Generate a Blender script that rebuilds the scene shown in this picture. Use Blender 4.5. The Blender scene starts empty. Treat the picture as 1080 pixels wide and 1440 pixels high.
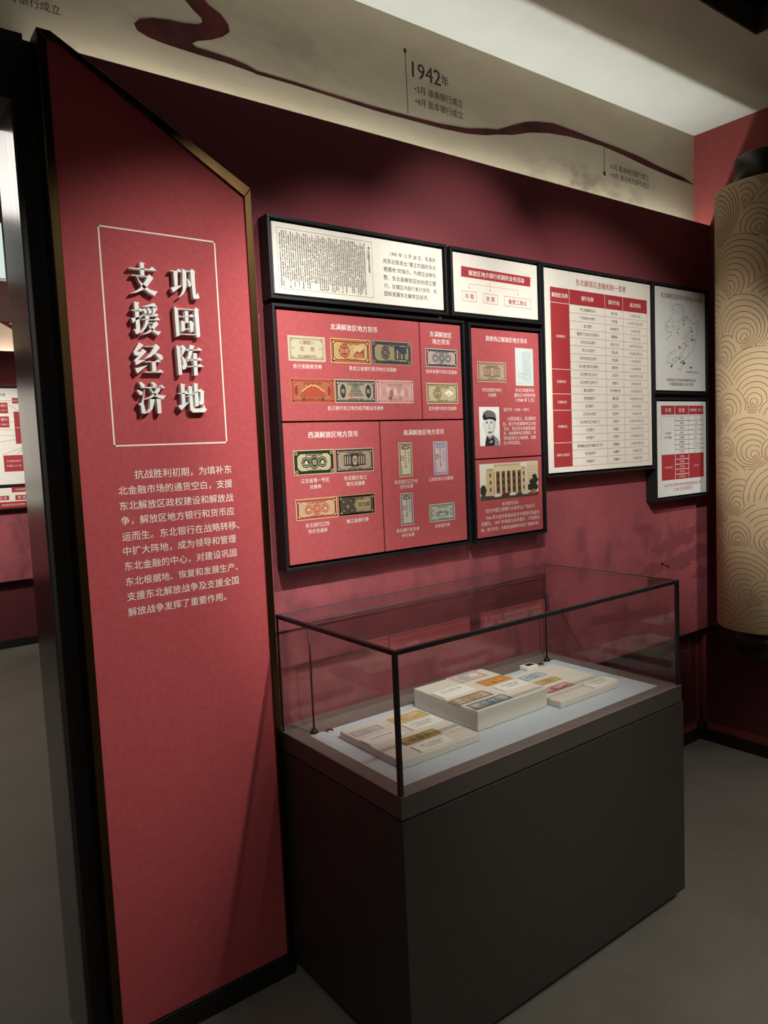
import bpy, bmesh, math, random
from mathutils import Vector, Matrix
random.seed(7)
SC = bpy.context.scene
COL = SC.collection

# ------------------------------------------------------------------ camera
FPX, YAW, PITCH, ROLL = 1041.15, 0.6446, -0.0842, 0.0441
CAM = Vector((0.0, -2.0016, 1.6))
def _axes():
    r = Vector((math.cos(YAW), -math.sin(YAW), 0)); f = Vector((math.sin(YAW), math.cos(YAW), 0)); z = Vector((0, 0, 1))
    fw = math.cos(PITCH) * f + math.sin(PITCH) * z
    up = -math.sin(PITCH) * f + math.cos(PITCH) * z
    R = math.cos(ROLL) * r - math.sin(ROLL) * up
    U = math.sin(ROLL) * r + math.cos(ROLL) * up
    return R, U, fw
RT, UP, FW = _axes()
cd = bpy.data.cameras.new('camera'); cam = bpy.data.objects.new('camera', cd); COL.objects.link(cam)
cd.sensor_fit = 'VERTICAL'; cd.sensor_height = 36.0; cd.lens = FPX * 36.0 / 1440.0; cd.clip_start = 0.02
cam.matrix_world = Matrix(((RT.x, UP.x, -FW.x, CAM.x), (RT.y, UP.y, -FW.y, CAM.y), (RT.z, UP.z, -FW.z, CAM.z), (0, 0, 0, 1)))
SC.camera = cam
def at(u, v, axis, val):
    """point of the plane axis=val seen at pixel (u, v): turns measurements of the photograph into metres"""
    d = FW + RT * ((u - 540) / FPX) - UP * ((v - 720) / FPX)
    i = 'xyz'.index(axis)
    return CAM + d * ((val - CAM[i]) / d[i])

# ------------------------------------------------------------------ world, lights, exposure
SC.view_settings.view_transform = 'Standard'; SC.view_settings.look = 'None'
SC.view_settings.gamma = 1.0; SC.view_settings.use_curve_mapping = False
SC.view_settings.exposure = 0.0
SC.cycles.transparent_max_bounces = 24; SC.cycles.max_bounces = 10
W = bpy.data.worlds.new('gallery_ambient'); SC.world = W; W.use_nodes = True
W.node_tree.nodes['Background'].inputs[0].default_value = (1.0, 0.93, 0.85, 1)
W.node_tree.nodes['Background'].inputs[1].default_value = 0.026

def spot(name, loc, target, power, angle, blend, size=0.05, color=(1, 0.95, 0.88)):
    L = bpy.data.lights.new(name, 'SPOT'); L.energy = power; L.spot_size = math.radians(angle); L.spot_blend = blend
    L.shadow_soft_size = size; L.color = color
    o = bpy.data.objects.new(name, L); COL.objects.link(o); o.location = loc
    o.rotation_euler = (Vector(target) - Vector(loc)).to_track_quat('-Z', 'Y').to_euler()
    return o
def area(name, loc, target, power, sx, sy, color=(1, 0.95, 0.88), spread=None):
    L = bpy.data.lights.new(name, 'AREA'); L.energy = power; L.shape = 'RECTANGLE'; L.size = sx; L.size_y = sy; L.color = color
    if spread: L.spread = math.radians(spread)
    o = bpy.data.objects.new(name, L); COL.objects.link(o); o.location = loc
    o.rotation_euler = (Vector(target) - Vector(loc)).to_track_quat('-Z', 'Y').to_euler()
    return o
spot('track_spot', (0.75, -1.75, 3.25), (1.62, 0.0, 1.52), 190, 40, 0.6, 0.03)
spot('track_spot', (1.85, -1.75, 3.25), (1.90, 0.0, 2.06), 135, 32, 0.95, 0.03)
spot('track_spot', (1.15, -1.75, 3.25), (2.82, 0.0, 1.74), 300, 32, 0.9, 0.03)
spot('track_spot', (1.55, -1.75, 3.25), (0.78, 0.0, 1.48), 250, 38, 0.9, 0.03)
spot('track_spot', (1.45, -1.95, 3.25), (1.65, -0.34, 0.80), 130, 26, 0.8, 0.03)
spot('track_spot', (1.30, -2.30, 3.25), (3.46, -0.50, 1.42), 290, 23, 0.9, 0.05)
area('cove_light', (2.04, 0.070, 2.51), (2.04, 0.070, 4.0), 16, 3.02, 0.008, (0.93, 1.0, 0.99))
area('passage_light', (0.6, 3.2, 2.9), (0.6, 5.0, 1.4), 26, 2.6, 0.6)
spot('passage_spot', (0.2, 3.1, 2.85), (0.35, 5.0, 1.85), 230, 80, 0.8, 0.05)
area('passage_light', (-0.6, 1.9, 2.95), (-0.6, 1.9, 0), 15, 1.6, 1.2)
area('fill_light', (3.0, -2.9, 3.1), (3.0, -2.2, 0), 42, 2.0, 1.6, spread=100)  # unseen fill, added to brighten the floor at the right
area('fill_light', (-0.6, -3.0, 3.1), (-0.2, -2.4, 0), 14, 1.6, 1.6, spread=130)  # weak unseen fill, added to lift the dark left side of the case

# ------------------------------------------------------------------ materials
def lin(c): return c / 12.92 if c <= 0.04045 else ((c + 0.055) / 1.055) ** 2.4
def rgb(h):
    if isinstance(h, str):
        h = h.lstrip('#'); return tuple(lin(int(h[i:i + 2], 16) / 255) for i in (0, 2, 4)) + (1,)
    return tuple(h) + (1,)
class NT:
    def __init__(s, name):
        s.m = bpy.data.materials.new(name); s.m.use_nodes = True; s.t = s.m.node_tree
        s.b = s.t.nodes['Principled BSDF']; s.out = s.t.nodes['Material Output']
    def n(s, kind, **kw):
        x = s.t.nodes.new(kind)
        for k, v in kw.items():
            if k.startswith('i_'): x.inputs[k[2:].replace('_', ' ')].default_value = v
            else: setattr(x, k, v)
        return x
    def l(s, a, b): s.t.links.new(a, b)
    def pos(s, scale=(1, 1, 1)):
        g = s.n('ShaderNodeNewGeometry'); m = s.n('ShaderNodeMapping'); m.inputs['Scale'].default_value = scale
        s.l(g.outputs['Position'], m.inputs['Vector']); return m.outputs['Vector']
    def noise(s, scale, detail=4, rough=0.55, vec=None):
        x = s.n('ShaderNodeTexNoise'); x.inputs['Scale'].default_value = scale; x.inputs['Detail'].default_value = detail
        x.inputs['Roughness'].default_value = rough
        s.l(vec if vec is not None else s.pos(), x.inputs['Vector']); return x.outputs['Fac']
    def ramp(s, fac, stops):
        r = s.n('ShaderNodeValToRGB'); e = r.color_ramp.elements
        e[0].position, e[0].color = stops[0][0], rgb(stops[0][1]); e[1].position, e[1].color = stops[-1][0], rgb(stops[-1][1])
        for p, c in stops[1:-1]:
            q = e.new(p); q.color = rgb(c)
        s.l(fac, r.inputs['Fac']); return r.outputs['Color']
    def math(s, op, a, b=None):
        x = s.n('ShaderNodeMath', operation=op)
        for i, v in enumerate((a, b)):
            if v is None: continue
            if isinstance(v, (int, float)): x.inputs[i].default_value = v
            else: s.l(v, x.inputs[i])
        return x.outputs[0]
    def mix(s, fac, a, b):
        x = s.n('ShaderNodeMix', data_type='RGBA')
        for sock, v in ((x.inputs[0], fac), (x.inputs[6], a), (x.inputs[7], b)):
            if isinstance(v, (int, float)): sock.default_value = v
            elif isinstance(v, (tuple, str)): sock.default_value = rgb(v)
            else: s.l(v, sock)
        return x.outputs[2]
    def bump(s, h, strength=0.2, dist=0.002):
        x = s.n('ShaderNodeBump'); x.inputs['Strength'].default_value = strength; x.inputs['Distance'].default_value = dist
        s.l(h, x.inputs['Height']); s.l(x.outputs[0], s.b.inputs['Normal'])
    def set(s, color=None, rough=0.6, metal=0.0, spec=0.5):
        if color is not None:
            if isinstance(color, (str, tuple)): s.b.inputs['Base Color'].default_value = rgb(color)
            else: s.l(color, s.b.inputs['Base Color'])
        s.b.inputs['Roughness'].default_value = rough; s.b.inputs['Metallic'].default_value = metal
        s.b.inputs['Specular IOR Level'].default_value = spec
        return s.m
def plain(name, c, rough=0.6, metal=0.0, spec=0.5):
    t = NT(name); return t.set(c, rough, metal, spec)
def grainy(name, c1, c2, scale=60, rough=0.7, spec=0.3, bump=0.15, metal=0.0):
    t = NT(name); f = t.noise(scale, 5); c = t.ramp(f, [(0.3, c1), (0.7, c2)])
    t.bump(t.noise(scale * 5, 3), bump, 0.001); return t.set(c, rough, metal, spec)
_ink = {}
def ink(c):
    if c not in _ink:
        _ink[c] = plain('ink_' + c.lstrip('#'), c, 0.6, 0, 0.3)
    return _ink[c]

M = {}
M['red_cloth'] = grainy('red_cloth', '#a84549', '#b14e52', 90, 0.75, 0.25, 0.2)
M['red_print'] = grainy('red_print_board', '#ab4d50', '#b45659', 60, 0.7, 0.3, 0.08)
M['paper'] = grainy('warm_white_board', '#e6e2d6', '#ece8dd', 40, 0.65, 0.3, 0.05)
M['cool_paper'] = grainy('cool_white_board', '#d9dcdc', '#e1e4e3', 40, 0.6, 0.3, 0.05)
M['black'] = plain('black_frame', '#1a1b1e', 0.45, 0, 0.4)
M['backing'] = plain('black_backing', '#0d0c0c', 0.8, 0, 0.2)
M['black_cap'] = plain('black_lacquer', '#15120f', 0.35, 0, 0.5)
M['brass'] = NT('aged_brass'); 
def _brass(t):
    c = t.ramp(t.noise(9, 3, 0.5, t.pos((1, 1, 0.15))), [(0.3, '#46371f'), (0.7, '#655032')])
    return t.set(c, 0.32, 1.0)
M['brass'] = _brass(M['brass'])
def _steel(t):
    v = t.pos((40, 40, 0.6)); f = t.noise(6, 3, 0.5, v)
    c = t.ramp(f, [(0.3, '#7d7a7a'), (0.7, '#9a9696')]); t.bump(f, 0.02, 0.0002)
    return t.set(c, 0.2, 1.0)
M['steel'] = _steel(NT('brushed_dark_steel'))
M['portal'] = plain('portal_black', '#1b1614', 0.5, 0, 0.4)
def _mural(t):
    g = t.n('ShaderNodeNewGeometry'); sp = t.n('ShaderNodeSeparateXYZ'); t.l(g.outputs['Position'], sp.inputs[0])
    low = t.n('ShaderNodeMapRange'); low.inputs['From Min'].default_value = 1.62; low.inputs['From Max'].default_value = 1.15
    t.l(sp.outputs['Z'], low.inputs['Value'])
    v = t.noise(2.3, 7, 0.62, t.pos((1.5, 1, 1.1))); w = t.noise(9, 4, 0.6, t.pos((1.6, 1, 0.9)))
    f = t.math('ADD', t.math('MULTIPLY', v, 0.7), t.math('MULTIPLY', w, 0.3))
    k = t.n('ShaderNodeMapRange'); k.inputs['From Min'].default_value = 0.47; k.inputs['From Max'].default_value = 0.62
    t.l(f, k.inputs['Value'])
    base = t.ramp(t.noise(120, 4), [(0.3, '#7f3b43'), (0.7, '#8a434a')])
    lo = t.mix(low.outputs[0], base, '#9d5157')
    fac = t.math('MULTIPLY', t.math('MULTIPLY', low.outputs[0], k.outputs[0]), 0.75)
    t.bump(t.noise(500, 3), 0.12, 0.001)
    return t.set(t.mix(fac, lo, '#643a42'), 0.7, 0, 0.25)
M['mural'] = _mural(NT('red_mural_print'))
M['ghost'] = plain('mauve_silhouette_ink', '#84444a', 0.7, 0, 0.25)
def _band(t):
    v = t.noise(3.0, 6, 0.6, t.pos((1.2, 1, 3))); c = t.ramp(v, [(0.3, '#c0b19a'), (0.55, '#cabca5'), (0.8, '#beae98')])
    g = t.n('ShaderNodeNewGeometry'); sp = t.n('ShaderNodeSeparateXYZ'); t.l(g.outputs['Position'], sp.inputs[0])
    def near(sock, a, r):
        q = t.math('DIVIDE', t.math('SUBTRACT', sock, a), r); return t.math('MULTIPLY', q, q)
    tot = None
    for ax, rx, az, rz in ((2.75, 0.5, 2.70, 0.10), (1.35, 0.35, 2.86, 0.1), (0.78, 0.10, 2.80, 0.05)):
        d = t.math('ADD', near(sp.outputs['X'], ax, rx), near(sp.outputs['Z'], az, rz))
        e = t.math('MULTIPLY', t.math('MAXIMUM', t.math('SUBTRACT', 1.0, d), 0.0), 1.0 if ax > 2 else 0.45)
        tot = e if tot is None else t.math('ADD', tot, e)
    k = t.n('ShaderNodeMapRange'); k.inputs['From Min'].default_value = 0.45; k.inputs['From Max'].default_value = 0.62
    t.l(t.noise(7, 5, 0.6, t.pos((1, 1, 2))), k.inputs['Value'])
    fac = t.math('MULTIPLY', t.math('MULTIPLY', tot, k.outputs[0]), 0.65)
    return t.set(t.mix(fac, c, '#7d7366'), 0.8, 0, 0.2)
M['band'] = _band(NT('beige_landscape_paper'))
M['river'] = grainy('maroon_river_print', '#2c1717', '#6a2d2c', 7, 0.75, 0.2, 0.03)
def _floor(t):
    a = t.noise(1.3, 6, 0.6); b = t.noise(14, 4, 0.6)
    f = t.math('ADD', t.math('MULTIPLY', a, 0.75), t.math('MULTIPLY', b, 0.25))
    c = t.ramp(f, [(0.3, '#615e55'), (0.5, '#6f6c62'), (0.72, '#7a776c')])
    r = t.n('ShaderNodeMapRange'); r.inputs['To Min'].default_value = 0.38; r.inputs['To Max'].default_value = 0.55
    t.l(b, r.inputs['Value']); m = t.set(c, 0.45, 0, 0.4); t.l(r.outputs[0], t.b.inputs['Roughness'])
    return m
M['floor'] = _floor(NT('grey_microcement'))
M['ceiling'] = grainy('grey_white_ceiling', '#aaa69c', '#b0aca2', 5, 0.85, 0.2, 0.03)
M['dark_ceiling'] = plain('black_ceiling_void', '#0b0a0a', 0.9, 0, 0.1)
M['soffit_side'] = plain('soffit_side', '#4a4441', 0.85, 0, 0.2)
M['right_red'] = grainy('right_wall_red', '#702e2a', '#793531', 60, 0.75, 0.25, 0.12)
def _mesh(t):
    v = t.n('ShaderNodeTexVoronoi'); v.inputs['Scale'].default_value = 130
    t.l(t.pos((1, 1, 1.0)), v.inputs['Vector'])
    c = t.ramp(v.outputs['Distance'], [(0.15, '#2a0f12'), (0.55, '#5a2429')]); t.bump(v.outputs['Distance'], 0.4, 0.003)
    return t.set(c, 0.6, 0, 0.3)
M['grille'] = _mesh(NT('perforated_red_grille'))
M['bulkhead'] = plain('dark_brown_bulkhead', '#3a2421', 0.8, 0, 0.2)
M['skirting'] = plain('black_skirting', '#131212', 0.4, 0, 0.5)
M['cabinet'] = grainy('brown_black_lacquer', '#312c27', '#36312b', 30, 0.5, 0.4, 0.04)
M['cab_trim'] = grainy('brown_black_metal', '#403a35', '#46403a', 30, 0.42, 0.5, 0.02)
M['ledge'] = grainy('taupe_ledge', '#6f655f', '#786e68', 40, 0.5, 0.4, 0.03)
M['tray'] = grainy('blue_white_tray_cloth', '#b9c2c8', '#c2cbd0', 200, 0.8, 0.2, 0.1)
M['linen'] = grainy('cream_linen', '#d2cabd', '#dbd3c7', 260, 0.85, 0.2, 0.25)
M['rod'] = plain('dark_bronze_rod', '#2a2223', 0.35, 0.6, 0.5)
M['bar'] = plain('grey_lamp_bar', '#4c4648', 0.7, 0.0, 0.2)
M['chrome'] = plain('chrome', '#c9c6c0', 0.15, 1.0)
M['letter'] = plain('white_raised_letter', '#e9ebe6', 0.5, 0, 0.4)
M['white_ink'] = plain('cream_print_ink', '#f0e3dc', 0.6, 0, 0.3)
M['scroll'] = grainy('tan_scroll_paper', '#c0ab88', '#c9b590', 14, 0.7, 0.25, 0.05)
M['wave_ink'] = plain('brown_wave_line', '#7d5240', 0.7, 0, 0.2)
def _led(t):
    e = t.n('ShaderNodeEmission'); e.inputs[0].default_value = rgb('#dff2ea'); e.inputs[1].default_value = 0.9
    t.l(e.outputs[0], t.out.inputs['Surface']); return t.m
M['screen'] = _led(NT('lit_screen'))
def _glass(t):
    t.t.nodes.remove(t.b)
    g = t.n('ShaderNodeNewGeometry'); d = t.n('ShaderNodeVectorMath', operation='DOT_PRODUCT')
    t.l(g.outputs['Incoming'], d.inputs[0]); t.l(g.outputs['Normal'], d.inputs[1])
    c = t.math('ABSOLUTE', d.outputs['Value']); p = t.math('POWER', t.math('SUBTRACT', 1.0, c), 5.0)
    f = t.math('ADD', t.math('MULTIPLY', p, 0.96), 0.04)
    tr = t.n('ShaderNodeBsdfTransparent'); tr.inputs[0].default_value = (0.965, 0.975, 0.97, 1)
    gl = t.n('ShaderNodeBsdfGlossy'); gl.inputs['Roughness'].default_value = 0.0
    mx = t.n('ShaderNodeMixShader'); t.l(f, mx.inputs[0]); t.l(tr.outputs[0], mx.inputs[1]); t.l(gl.outputs[0], mx.inputs[2])
    t.l(mx.outputs[0], t.out.inputs['Surface']); return t.m
M['glass'] = _glass(NT('case_glass'))

# ------------------------------------------------------------------ mesh helpers
def root_loc(o):
    while o.parent: o = o.parent
    return o.location.copy()
class MB:
    """collects shapes (world metres) and links them as one mesh object"""
    def __init__(s): s.bm = bmesh.new(); s.mats = []; s.cur = 0
    def use(s, m):
        if m not in s.mats: s.mats.append(m)
        s.cur = s.mats.index(m); return s
    def face(s, pts):
        f = s.bm.faces.new([s.bm.verts.new(p) for p in pts]); f.material_index = s.cur; return f
    def hexa(s, p):
        v = [s.bm.verts.new(q) for q in p]
        for q in ((0, 3, 2, 1), (4, 5, 6, 7), (0, 1, 5, 4), (1, 2, 6, 5), (2, 3, 7, 6), (3, 0, 4, 7)):
            f = s.bm.faces.new([v[i] for i in q]); f.material_index = s.cur
    def box(s, x0, x1, y0, y1, z0, z1):
        s.hexa([(x0, y0, z0), (x1, y0, z0), (x1, y1, z0), (x0, y1, z0), (x0, y0, z1), (x1, y0, z1), (x1, y1, z1), (x0, y1, z1)]); return s
    def prism(s, pts2, y0, y1):
        """outline in (x, z), between y0 (front) and y1 (back)"""
        a = [s.bm.verts.new((x, y0, z)) for x, z in pts2]; b = [s.bm.verts.new((x, y1, z)) for x, z in pts2]
        n = len(a); fs = [s.bm.faces.new(a), s.bm.faces.new(b[::-1])]
        for i in range(n): fs.append(s.bm.faces.new((a[i], b[i], b[(i + 1) % n], a[(i + 1) % n])))
        for f in fs: f.material_index = s.cur
        return s
    def tube(s, p0, p1, r, n=16, r1=None):
        p0, p1 = Vector(p0), Vector(p1); d = (p1 - p0).normalized(); q = d.to_track_quat('Z', 'Y')
        r1 = r if r1 is None else r1
        A = [s.bm.verts.new(p0 + q @ Vector((r * math.cos(t), r * math.sin(t), 0))) for t in [2 * math.pi * i / n for i in range(n)]]
        B = [s.bm.verts.new(p1 + q @ Vector((r1 * math.cos(t), r1 * math.sin(t), 0))) for t in [2 * math.pi * i / n for i in range(n)]]
        fs = [s.bm.faces.new(A[::-1]), s.bm.faces.new(B)]
        for i in range(n):
            f = s.bm.faces.new((A[i], A[(i + 1) % n], B[(i + 1) % n], B[i])); f.smooth = True; fs.append(f)
        for f in fs: f.material_index = s.cur
        return s
    def lathe(s, c, prof, n=48):
        rings = []
        for r, z in prof:
            rings.append([s.bm.verts.new((c[0] + r * math.cos(2 * math.pi * i / n), c[1] + r * math.sin(2 * math.pi * i / n), z)) for i in range(n)])
        for a, b in zip(rings, rings[1:]):
            for i in range(n):
                f = s.bm.faces.new((a[i], a[(i + 1) % n], b[(i + 1) % n], b[i])); f.smooth = True; f.material_index = s.cur
        for rg, rev in ((rings[0], True), (rings[-1], False)):
            f = s.bm.faces.new(rg[::-1] if rev else rg); f.material_index = s.cur
        return s
    def build(s, name, mat=None, parent=None, bevel=0, flip=True):
        if flip: bmesh.ops.recalc_face_normals(s.bm, faces=s.bm.faces)
        me = bpy.data.meshes.new(name); o = bpy.data.objects.new(name, me); COL.objects.link(o)
        if parent is not None:
            off = root_loc(parent); o.parent = parent
        else:
            vs = [v.co for v in s.bm.verts]
            lo = [min(v[i] for v in vs) for i in range(3)]; hi = [max(v[i] for v in vs) for i in range(3)]
            off = Vector(((lo[0] + hi[0]) / 2, (lo[1] + hi[1]) / 2, lo[2])); o.location = off
        bmesh.ops.translate(s.bm, verts=s.bm.verts, vec=-off)
        s.bm.to_mesh(me); s.bm.free()
        for m in ([mat] if mat else s.mats): me.materials.append(m)
        if bevel:
            b = o.modifiers.new('edge', 'BEVEL'); b.width = bevel; b.segments = 2; b.limit_method = 'ANGLE'; b.angle_limit = math.radians(40)
        return o
def thing(name, label, cat, loc, group=None):
    o = bpy.data.objects.new(name, None); COL.objects.link(o); o.location = loc; o.empty_display_size = 0.1
    o['label'] = label; o['category'] = cat
    if group: o['group'] = group
    return o
def tag(o, label, cat, group=None):
    o['label'] = label; o['category'] = cat
    if group: o['group'] = group
    return o
def struct(o):
    o['kind'] = 'structure'; return o

# text -> triangles in the plane, from the built-in font
_tc = bpy.data.curves.new('lettering_source', 'FONT'); _to = bpy.data.objects.new('lettering_source', _tc); COL.objects.link(_to)
_tc.fill_mode = 'FRONT'
_cache = {}
def glyphs(text, bold, res):
    k = (text, res)
    if k not in _cache:
        _tc.body = text; _tc.resolution_u = res
        dg = bpy.context.evaluated_depsgraph_get(); dg.update()
        me = bpy.data.meshes.new_from_object(_to.evaluated_get(dg))
        vs = [(v.co.x, v.co.y) for v in me.vertices]; fs = [tuple(p.vertices) for p in me.polygons]
        bpy.data.meshes.remove(me)
        xs = [v[0] for v in vs]; ys = [v[1] for v in vs]
        _cache[k] = (vs, fs, min(xs), max(xs), min(ys), max(ys))
    return _cache[k]

def captions(parent, items):
    for tx, p, q, bold in items:
        k = Sheet('y', YP); k.ptext(tx, p, q, M['white_ink'], bold=bold); k.build('lettering', parent)
class Sheet:
    """printed marks in a plane: axis 'y' (wall prints, seen from -y) or 'z' (flat on a support, seen from above); layers are 0.2 mm apart"""
    STEP = 0.0002
    def __init__(s, axis, val, layer=1):
        s.axis, s.val, s.mb = axis, val, MB(); s.base = layer
    def p(s, q, L):
        if s.axis == 'y': return (q[0], s.val - (s.base + L) * s.STEP, q[1])
        return (q[0], q[1], s.val + (s.base + L) * s.STEP)
    def px(s, u, v):
        a = at(u, v, s.axis, s.val); return (a.x, a.z) if s.axis == 'y' else (a.x, a.y)
    def poly(s, pts, c, L=0):
        s.mb.use(c if not isinstance(c, str) else ink(c)); s.mb.face([s.p(q, L) for q in pts])
    def ppoly(s, pts, c, L=0): s.poly([s.px(*q) for q in pts], c, L)
    def rect(s, x0, x1, z0, z1, c, L=0): s.poly([(x0, z0), (x1, z0), (x1, z1), (x0, z1)], c, L)
    def line(s, pts, w, c, L=0, closed=False):
        pts = [Vector(q) for q in pts]; n = len(pts)
        if closed: pts = pts + [pts[0]]; n += 1
        s.mb.use(c if not isinstance(c, str) else ink(c)); lr = []
        for i, q in enumerate(pts):
            if closed: a, b = pts[(i - 1) % (n - 1)], pts[(i + 1) % (n - 1)]
            else: a, b = pts[max(0, i - 1)], pts[min(n - 1, i + 1)]
            d0 = (q - a).normalized() if (q - a).length > 1e-9 else (b - q).normalized()
            d1 = (b - q).normalized() if (b - q).length > 1e-9 else d0
            t = d0 + d1
            t = t.normalized() if t.length > 1e-6 else d0
            nn = Vector((-t.y, t.x)); k = max(0.5, abs(nn.dot(Vector((-d1.y, d1.x)))))
            lr.append((s.p(q + nn * w / 2 / k, L), s.p(q - nn * w / 2 / k, L)))
        vs = [(s.mb.bm.verts.new(a), s.mb.bm.verts.new(b)) for a, b in lr]
        for (a, b), (c2, d) in zip(vs, vs[1:]):
            f = s.mb.bm.faces.new((a, b, d, c2)); f.material_index = s.mb.cur
    def pline(s, pts, w, c, L=0, closed=False): s.line([s.px(*q) for q in pts], w, c, L, closed)
    def frame(s, x0, x1, z0, z1, w, c, L=0):
        s.rect(x0, x1, z0, z0 + w, c, L); s.rect(x0, x1, z1 - w, z1, c, L); s.rect(x0, x0 + w, z0, z1, c, L); s.rect(x1 - w, x1, z0, z1, c, L)
    def oval(s, cx, cz, rx, rz, c, L=0, n=28, wob=0.0, k=8):
        s.poly([(cx + rx * (1 + wob * math.cos(k * t)) * math.cos(t), cz + rz * (1 + wob * math.cos(k * t)) * math.sin(t)) for t in [2 * math.pi * i / n for i in range(n)]], c, L)
    def ring(s, cx, cz, rx, rz, w, c, L=0, n=32, wob=0.0, k=8):
        s.line([(cx + rx * (1 + wob * math.cos(k * t)) * math.cos(t), cz + rz * (1 + wob * math.cos(k * t)) * math.sin(t)) for t in [2 * math.pi * i / n for i in range(n)]], w, c, L, True)
    def text(s, txt, cx, cz, width, c, L=2, bold=0.0, res=2, height=None):
        """a line of writing centred on (cx, cz), its ink `width` wide"""
        vs, fs, x0, x1, y0, y1 = glyphs(txt, bold, res); k = width / max(1e-6, x1 - x0)
        mid = 0.375
        s.mb.use(c if not isinstance(c, str) else ink(c)); kz = k if height is None else height / 0.9
        for sh in ((-0.6 * bold, 0.6 * bold) if bold else (0,)):
            V = [s.mb.bm.verts.new(s.p((cx + (x + sh - (x0 + x1) / 2) * k, cz + (y - mid) * kz), L + (0.1 if sh > 0 else 0))) for x, y in vs]
            for f in fs:
                try:
                    q = s.mb.bm.faces.new([V[i] for i in f]); q.material_index = s.mb.cur
                except ValueError: pass
    def ptext(s, txt, a, b, c, L=2, bold=0.0, res=2, height=None):
        """a line of writing from pixel a (left end, middle) to pixel b (right end, middle)"""
        A, B = s.px(*a), s.px(*b)
        s.text(txt, (A[0] + B[0]) / 2, (A[1] + B[1]) / 2, abs(B[0] - A[0]), c, L, bold, res, height)
    def build(s, name, parent=None):
        return s.mb.build(name, None, parent, flip=False)
def Q(ox, oy, k): return lambda x, y: (ox + x / k, oy + y / k)

# ------------------------------------------------------------------ the setting
XR = 3.6025; ZT = 2.631; ZM = 0.62; ZC = 3.0885; YB = 0.083
b = MB(); b.box(-4, XR + 0.2, -5.5, 5.3, -0.1, 0.0); struct(b.build('floor', M['floor']))
# back wall (beige timeline band above, grille wainscot below) and the printed red wall in front of it
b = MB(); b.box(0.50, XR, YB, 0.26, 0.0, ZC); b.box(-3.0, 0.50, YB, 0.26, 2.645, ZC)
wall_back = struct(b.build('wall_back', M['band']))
b = MB(); b.box(0.50, XR, 0.0, YB, ZM, 2.40); b.box(0.50, XR, 0.0, 0.006, 2.40, ZT); b.box(0.50, 0.515, 0.006, YB, 2.40, ZT)
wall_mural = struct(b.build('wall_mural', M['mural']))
b = MB(); b.box(0.515, XR, 0.006, 0.009, 2.41, ZT - 0.002); b.box(0.515, XR, 0.009, YB - 0.001, 2.40, 2.405); b.build('light_slot', M['ceiling'], wall_mural)
b = MB(); b.box(0.50, XR, YB - 0.008, YB, 0.063, ZM); struct(b.build('trim_1', M['grille']))
b = MB(); b.box(0.50, XR - 0.012, YB - 0.012, YB - 0.008, 0.063, 0.10); b.box(XR - 0.04, XR - 0.02, YB - 0.012, YB - 0.008, 0.063, ZM)
struct(b.build('trim_2', M['right_red']))
b = MB(); b.box(0.50, XR, YB - 0.02, YB, 0, 0.063); struct(b.build('baseboard_back', M['skirting'], bevel=0.003))
# right wall
b = MB(); b.box(XR, XR + 0.15, -5.5, 0.26, 0, 3.4); struct(b.build('wall_right', M['right_red']))
b = MB(); b.box(XR - 0.008, XR, -4.0, YB - 0.02, 0.063, ZM); struct(b.build('trim_3', M['grille']))
b = MB(); b.box(XR - 0.012, XR - 0.008, -4.0, YB - 0.02, 0.063, 0.10); b.box(XR - 0.012, XR - 0.008, YB - 0.05, YB - 0.03, 0.063, ZM)
struct(b.build('trim_4', M['right_red']))
b = MB(); b.box(XR - 0.02, XR, -4.0, YB - 0.02, 0, 0.063); struct(b.build('baseboard_right', M['skirting'], bevel=0.003))
# ceiling: a plastered border round a black opening
b = MB(); b.box(-3.0, XR, -0.556, 0.26, ZC, ZC + 0.09); b.box(2.936, XR, -5.5, -0.556, ZC, ZC + 0.09)
struct(b.build('ceiling', M['ceiling']))
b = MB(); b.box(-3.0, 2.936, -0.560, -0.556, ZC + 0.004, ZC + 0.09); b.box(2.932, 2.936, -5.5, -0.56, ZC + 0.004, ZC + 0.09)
struct(b.build('trim_5', M['soffit_side']))
b = MB(); b.box(-4.0, XR + 0.15, -5.5, 0.26, 3.40, 3.45); b.box(-3.0, XR, -0.54, -0.5, ZC + 0.09, 3.4); b.box(3.0, 3.04, -5.5, -0.5, ZC + 0.09, 3.4)
struct(b.build('ceiling_void', M['dark_ceiling']))

# faint silhouettes printed on the red wall: pine boughs, a tower window, rooflines
s = Sheet('y', 0.0); gh = M['ghost']
random.seed(5)
for u, v, r in ((985, 742, .07), (960, 757, .08), (935, 770, .07), (905, 744, .05), (985, 775, .09), (955, 790, .09), (920, 800, .07), (990, 805, .07)):
    c = s.px(u, v); s.poly([(c[0] + r * 1.5 * (1 + .22 * math.sin(5 * t + u)) * math.cos(t), c[1] + r * .42 * (1 + .25 * math.sin(7 * t + v)) * math.sin(t)) for t in [2 * math.pi * i / 40 for i in range(40)]], gh, (u % 7) * .1)
s.ppoly([(812, 742), (823, 741), (823, 776), (813, 778)], gh, 1)
s.ppoly([(700, 778), (718, 770), (722, 800), (704, 806)], gh, 1)
s.ppoly([(770, 850), (800, 846), (801, 892), (771, 900)], gh, 1.5); s.ppoly([(830, 868), (930, 852), (931, 862), (831, 880)], gh, 1.8)
s.build('silhouette_print', wall_mural)
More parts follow.
